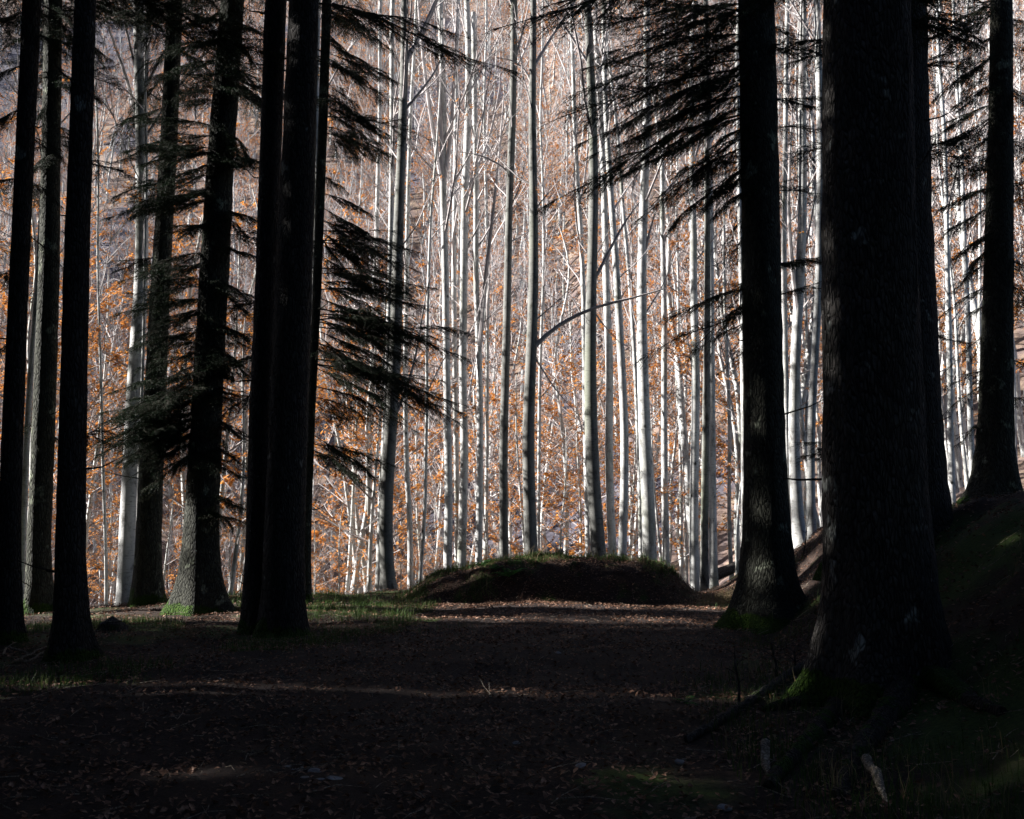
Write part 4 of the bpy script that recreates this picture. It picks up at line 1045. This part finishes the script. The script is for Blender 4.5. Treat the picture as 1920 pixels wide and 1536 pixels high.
# fine dead twigs strewn over the litter
rg = np.random.default_rng(77); n = 2600
ty_ = np.sqrt(rg.random(n) * (21 ** 2 - 3 ** 2) + 9); tx_ = (rg.random(n) * 2 - 1) * 0.55 * ty_
a = rg.random(n) * 6.283; l_ = 0.05 + 0.30 * rg.random(n) ** 2.5
e_ = np.stack([tx_ + np.cos(a) * l_, ty_ + np.sin(a) * l_], 1)
mb = MB()
P0_ = np.stack([tx_, ty_, surf(tx_, ty_) + .03], 1); P1_ = np.stack([e_[:, 0], e_[:, 1], surf(e_[:, 0], e_[:, 1]) + .03 + .03 * rg.random(n)], 1)
bend = (P0_ + P1_) / 2 + rg.normal(0, .012, (n, 3))
mb.sticks(P0_, bend, .004, .003); mb.sticks(bend, P1_, .003, .0015)
struct(link("twig_litter", mb.mesh("twig_litter", [M_DEAD], False)), 'stuff', "fine dead twigs strewn over the leaf litter")
def blades(seed, xy, hmin, hmax, w=0.003, lean=0.5):
    rg = np.random.default_rng(seed)
    x, y = xy; n = len(x); z = surf(x, y) - 0.005
    h = hmin + (hmax - hmin) * rg.random(n) ** 1.5; a = rg.random(n) * 6.283; l = lean * (0.3 + rg.random(n))
    d = np.stack([np.cos(a), np.sin(a)], 1)
    P = np.stack([x, y, z], 1)
    wv = np.stack([-d[:, 1], d[:, 0], np.zeros(n)], 1) * (w * (0.7 + 0.6 * rg.random(n)))[:, None]
    M1 = P + np.stack([d[:, 0] * l * h * .25, d[:, 1] * l * h * .25, h * .55], 1)
    T1 = P + np.stack([d[:, 0] * l * h, d[:, 1] * l * h, h * (1 - .25 * l)], 1)
    V = np.stack([P - wv, P + wv, M1 + wv * .8, M1 - wv * .8, T1], 1).reshape(-1, 3)
    b = np.arange(n)[:, None] * 5
    mb = MB(); mb.add(V, np.concatenate([b, b + 1, b + 2, b + 3], 1)); mb.f.append(np.concatenate([b + 3, b + 2, b + 4], 1)); mb.m.append(np.zeros(n, int))
    return mb
def clumps(seed, nc, per, spread, region):
    rg = np.random.default_rng(seed)
    X, Y = [], []
    while len(X) < nc:
        x, y = region(rg)
        if x is None: continue
        k = int(per * rg.uniform(0.4, 1.5))
        X.append(x + rg.normal(0, spread, k)); Y.append(y + rg.normal(0, spread, k))
    return np.concatenate(X), np.concatenate(Y)
def reg_mound(rg):
    x = MC[0] + rg.uniform(-3.5, 2.9); y = MC[1] + rg.uniform(-1.7, 1.5)
    h = float(mound_h(x, y))
    left = x < MC[0] - 0.6
    if float(vnoise(x, y, 1.7)) < -0.15 or h < (0.08 if left else 0.45) or (not left and y < MC[1] - 1.0): return None, None
    return x, y
def reg_verge(rg):
    y = rg.uniform(14.5, 22.3); x = rg.uniform(-9, -1.4)
    if abs(x - float(track_c(y))) < float(track_w(y)) - 0.3 or float(vnoise(x, y, 0.55)) < -0.05: return None, None
    return x, y
def reg_edge(rg):
    y = rg.uniform(5.5, 15); x = float(track_c(y) - track_w(y)) + rg.normal(0, 0.5)
    if float(vnoise(x, y, 0.8)) < 0: return None, None
    return x, y
def reg_bank(rg):
    y = rg.uniform(4.5, 18.5); x = rg.uniform(1.5, 0.56 * y)
    if x < float(track_c(y) + track_w(y)) - 0.4 or float(vnoise(x, y, 0.7)) < 0.0: return None, None
    return x, y
def reg_rim(rg):
    x = MC[0] + rg.uniform(-3.2, 2.3); y = MC[1] + rg.uniform(-0.4, 0.9)
    return (x, y) if float(mound_h(x, y)) > 0.2 else (None, None)
parts_ = [clumps(1, 900, 16, 0.05, reg_mound), clumps(9, 420, 14, 0.05, reg_rim), clumps(2, 1000, 16, 0.07, reg_verge), clumps(3, 350, 14, 0.08, reg_edge), clumps(4, 620, 13, 0.12, reg_bank)]
gx = np.concatenate([p[0] for p in parts_]); gy = np.concatenate([p[1] for p in parts_])
struct(link("grass", blades(1, (gx, gy), 0.03, 0.19).mesh("grass", [M_GRASS], False)), 'stuff', "green grass tufts on the mound, verges and bank")
def reg_dry(rg):
    if rg.random() < 0.5: return reg_mound(rg)
    if rg.random() < 0.3: return 4.2 + rg.normal(0, .45), 19.6 + rg.normal(0, .5)
    return reg_bank(rg)
dx, dy = clumps(7, 420, 7, 0.05, reg_dry)
struct(link("dry_grass", blades(2, (dx, dy), 0.12, 0.34, 0.0022, 0.6).mesh("dry_grass", [M_DRY], False)), 'stuff', "thin straw coloured dead grass stems on the mound and bank")

def ground_tube(name, pix, rad, m, lift=0.4, root=None, org=None, sides=8, arch=None, seed=0):
    rg = random.Random(seed)
    W = [ground_px(*p[:2]) for p in pix]
    for i, q in enumerate(W):
        q.z += rad[i] * lift + (pix[i][2] if len(pix[i]) > 2 else 0)
    org = org or W[0].copy()
    P = smooth_poly(resample([q - org for q in W], 0.10), 3)
    P += np.array([[rg.gauss(0, .006), rg.gauss(0, .006), rg.gauss(0, .006)] for _ in P])
    rr = np.interp(np.linspace(0, 1, len(P)), np.linspace(0, 1, len(rad)), rad)
    rr = rr[:, None] * (1 + 0.15 * (np.random.default_rng(seed).random((len(P), sides)) - .5) * 2)
    mb = MB(); mb.tube(P, rr, sides)
    return link(name, mb.mesh(name, [m]), root, (0, 0, 0) if root else org), org
# roots of the largest fir
rid = 0
for pixs, rad, m in (([(1600, 1270), (1570, 1330), (1530, 1380), (1490, 1420), (1450, 1462), (1440, 1480)], [.12, .10, .085, .08, .06, .04], M_ROOT),
                     ([(1610, 1290), (1560, 1312), (1510, 1322), (1465, 1330), (1435, 1334)], [.12, .09, .07, .06, .05], M_ROOT),
                     ([(1700, 1300), (1660, 1360), (1620, 1400), (1590, 1450), (1575, 1500)], [.15, .11, .09, .07, .05], M_ROOT),
                     ([(1740, 1270), (1790, 1300), (1830, 1325), (1880, 1340)], [.13, .10, .07, .04], M_ROOT)):
    o, _ = ground_tube("root", pixs, rad, m, 0.2, big, bigB, seed=50 + rid); rid += 1
def tube_thing(name, label, cat, pix, rad, m, lift=0.7, seed=0, group=None, side=()):
    o, org = ground_tube(name, pix, rad, m, lift, seed=seed, sides=7); tag(o, label, cat, group)
    for k, sp in enumerate(side):
        W = [ground_px(*q[:2]) for q in sp]
        for q_, s_ in zip(W, sp): q_.z += 0.02 + (s_[2] if len(s_) > 2 else 0)
        mb = MB(); P = resample([q - org for q in W], 0.1); mb.tube(P, np.linspace(rad[-1] * .8, .003, len(P)), 5)
        link("side_twig", mb.mesh("side_twig", [m]), o)
    return o
tube_thing("fallen_branch", "mossless grey fallen branch lying diagonally left of the largest trunk's foot", "branch", [(1515, 1248), (1465, 1280), (1420, 1312), (1360, 1352), (1290, 1392)], [.045, .045, .04, .04, .03], M_LOG, seed=3)
tube_thing("fallen_branch", "thin forked pale stick lying on the track in front of the mound", "branch", [(915, 1311), (935, 1313), (950, 1314), (985, 1308), (1010, 1300), (1038, 1289)], [.018, .016, .014, .012, .010, .006], M_DEAD, seed=4,
           side=([(925, 1312), (908, 1303, .05), (900, 1298, .1)], [(918, 1312), (917, 1300, .08)]))
tube_thing("broken_branch", "pale broken piece of wood stuck in the bank at the bottom right", "branch", [(1628, 1462, .10), (1642, 1480, .08), (1655, 1498, .04), (1668, 1514, 0)], [.035, .032, .025, .01], M_DEAD, seed=5)
tube_thing("broken_branch", "pale snapped root stub beside the mossy root at the lower right", "branch", [(1434, 1432, .12), (1437, 1448, .05), (1442, 1464, 0)], [.03, .03, .02], M_DEAD, seed=6)
tube_thing("fallen_branch", "short light stick on the bank right of the largest trunk", "branch", [(1775, 1290), (1785, 1294), (1798, 1298)], [.012, .01, .006], M_DEAD, seed=8)
for k, (p, lab) in enumerate([([(30, 1245), (60, 1228), (90, 1212)], "longest bare twig of the heap left of the flared third fir"), ([(45, 1250), (65, 1240), (84, 1222)], "middle bare twig of the heap left of the flared third fir"),
                              ([(15, 1225), (40, 1228), (70, 1232)], "flat lying twig of the heap left of the flared third fir"), ([(5, 1240), (12, 1222), (30, 1208)], "short twig of the heap nearest the photo's left edge")]):
    tube_thing("fallen_twig", lab, "twig", p, [.014, .012, .006], M_DEAD, 2.0 + k, seed=20 + k, group="bare twigs heaped at the left")
# far fallen log on the slope right of the mound
def log_thing(a, b, Ya, Yb, r, label, lift=0.1):
    A = at(*a, Ya); B = at(*b, Yb)
    A.z = h1(A.x, A.y) + r + lift; B.z = h1(B.x, B.y) + r + lift
    mb = MB(); P = resample([Vector((0, 0, 0)), B - A], 0.4); P += np.random.default_rng(9).normal(0, 0.02, P.shape)
    mb.tube(P, np.linspace(r, r * .7, len(P)), 10)
    return tag(link("fallen_log", mb.mesh("fallen_log", [M_LOG]), None, A), label, "log")
log_thing((1325, 1000), (1425, 960), 27, 28.5, .16, "grey fallen log lying across the slope just left of the tall straight fir", .25)
log_thing((1480, 960), (1560, 935), 30, 29, .12, "thin fallen log on the slope left of the largest trunk", .1)
# stones
def stone(px, py, r, label, seed):
    q = ground_px(px, py); rg = np.random.default_rng(seed)
    nu, nv = 10, 7
    V = []
    for i in range(nv + 1):
        ph = math.pi * i / nv
        for j in range(nu):
            t = 2 * math.pi * j / nu
            V.append((math.sin(ph) * math.cos(t), math.sin(ph) * math.sin(t), math.cos(ph)))
    V = np.array(V); sc = np.array([1.25, 0.9, 0.45]) * r
    d = rg.normal(size=(5, 3)); d /= np.linalg.norm(d, axis=1)[:, None]
    lim = np.min(np.where((V @ d.T) > 0.72, 0.72 / np.maximum(V @ d.T, 1e-6), 1), axis=1)
    V = V * lim[:, None] * sc
    i = np.arange(nv)[:, None] * nu; j = np.arange(nu)[None, :]; j2 = (j + 1) % nu
    f = np.stack([i + j, i + nu + j, i + nu + j2, i + j2], -1).reshape(-1, 4)
    mb = MB(); mb.add(V, f)
    o = link("stone", mb.mesh("stone", [M_STONE], False), None, (q.x, q.y, q.z + 0.15 * r + .01)); o.rotation_euler = (0, 0, rg.random() * 3)
    tag(o, label, "stone", "pale stones on the track")
for k, (px, py, r, lab) in enumerate([(538, 1444, .035, "leftmost small stone of the cluster low on the track"), (552, 1449, .03, "small flat stone second from the left in the track cluster"), (566, 1446, .028, "little stone at the back of the track cluster"),
        (590, 1452, .045, "rounded stone in the middle of the track cluster"), (572, 1465, .035, "flat pale stone in front of the track cluster"), (600, 1468, .032, "bluish stone at the lower middle of the track cluster"), (625, 1467, .05, "broadest flat stone of the track cluster"),
        (642, 1468, .03, "rightmost small stone of the track cluster"), (660, 1415, .03, "single stone behind and right of the track cluster"), (1358, 1521, .05, "pale flat stone at the bottom edge left of the mossy root"), (1275, 1433, .04, "lone stone on the track at the lower right"),
        (1045, 1228, .05, "small stone in the middle of the track before the sunny strips"), (968, 1398, .035, "small stone low in the middle of the track"), (412, 1277, .035, "small stone at the left rim of the track"), (1090, 1441, .04, "greyish stone low on the track left of the mossy root")]):
    stone(px, py, r, lab, 70 + k)
# ferns on the mound
def fern(px, py, size, nf, label, seed):
    q = ground_px(px, py); rg = random.Random(seed)
    root = thing("fern", label, "fern", (q.x, q.y, q.z), "ferns on the mound")
    mb = MB(); n = 12
    Q = np.array([(t * size, 0, size * (0.75 * t - 0.75 * t * t)) for t in np.linspace(0, 1, n)])
    mb.tube(Q, np.linspace(.004, .001, n), 4)
    t = np.repeat(np.linspace(.15, .98, 26), 2); sd = np.tile([1, -1], 26)
    P = np.stack([t * size, 0 * t, size * (0.75 * t - 0.75 * t * t)], 1); l = size * .26 * np.sin(np.pi * np.minimum(1, t * .85 + .15)) + .01
    U = np.stack([l * .25, sd * l * .5, -l * .08], 1); W = np.stack([np.full(52, size * .016), np.zeros(52), np.zeros(52)], 1)
    mb.quads(P + U, U, W, 0, .1)
    me = mb.mesh("frond", [M_FERN], False)
    for k in range(nf):
        o = link("frond", me, root); o.rotation_euler = (0, rg.uniform(-.45, .1), k * 6.283 / nf + rg.uniform(-.3, .3)); o.scale = (rg.uniform(.7, 1.1),) * 3
fern(955, 1082, .38, 11, "bright green fern on the front of the mound left of its middle", 1)
fern(905, 1062, .26, 8, "small fern near the mound's top left", 2)
fern(930, 1068, .24, 7, "small fern just left of the bright green one on the mound", 3)
fern(1285, 1320, .16, 6, "tiny fern at the right rim of the track", 4)
# stump
q = ground_px(210, 1186); mb = MB(); hs = np.linspace(-.1, .13, 6)
rr = (0.16 + 0.10 * np.exp(-(hs + .1) / .1))[:, None] * (1 + .12 * np.random.default_rng(4).normal(size=(6, 16)))
mb.tube(np.stack([0 * hs, 0 * hs, hs], 1), rr, 16, 0)
st = thing("tree_stump", "small dark mossy stump right of the flared third fir", "stump", q)
link("stump_bark", mb.mesh("stump_bark", [M_LOG]), st)
mb = MB(); a = np.arange(16) * 2 * np.pi / 16
mb.add(np.vstack([np.stack([.14 * np.cos(a), .14 * np.sin(a), np.full(16, .165)], 1), [[0, 0, .17]]]), np.stack([np.arange(16), (np.arange(16) + 1) % 16, np.full(16, 16)], 1))
link("cut_top", mb.mesh("cut_top", [M_DEAD]), st)
# bare upright stems on the bank
for k, (a, b, lab) in enumerate([((1385, 1325), (1378, 1205), "bare upright dead stem on the bank in front of the tall straight fir"), ((1455, 1270), (1447, 1195), "thin dead stem right of the tall straight fir's foot"),
                                 ((1488, 1262), (1492, 1215), "short dead stem between the tall straight fir and the largest trunk"), ((1505, 1040), (1518, 960), "thin dark twig standing on the crest by the bent forked beech")]):
    B = ground_px(*a); T_ = at(b[0], b[1], B.y)
    mb = MB(); d = T_ - B; P = np.array([(0, 0, -.05), tuple(d * .35 + Vector((.015, 0, 0))), tuple(d * .7 - Vector((.01, 0, 0))), tuple(d)])
    mb.tube(P, [.014, .011, .008, .003], 6)
    for j in range(4):
        f = .35 + .15 * j; p = np.array(d) * f; e = p + np.array([(-1) ** j * .1, .02, .06]); mb.tube([p, (p + e) / 2 + [0, 0, .01], e], [.005, .004, .002], 4)
    tag(link("dead_stem", mb.mesh("dead_stem", [M_LOG]), None, B), lab, "stem", "dead stems on the bank")
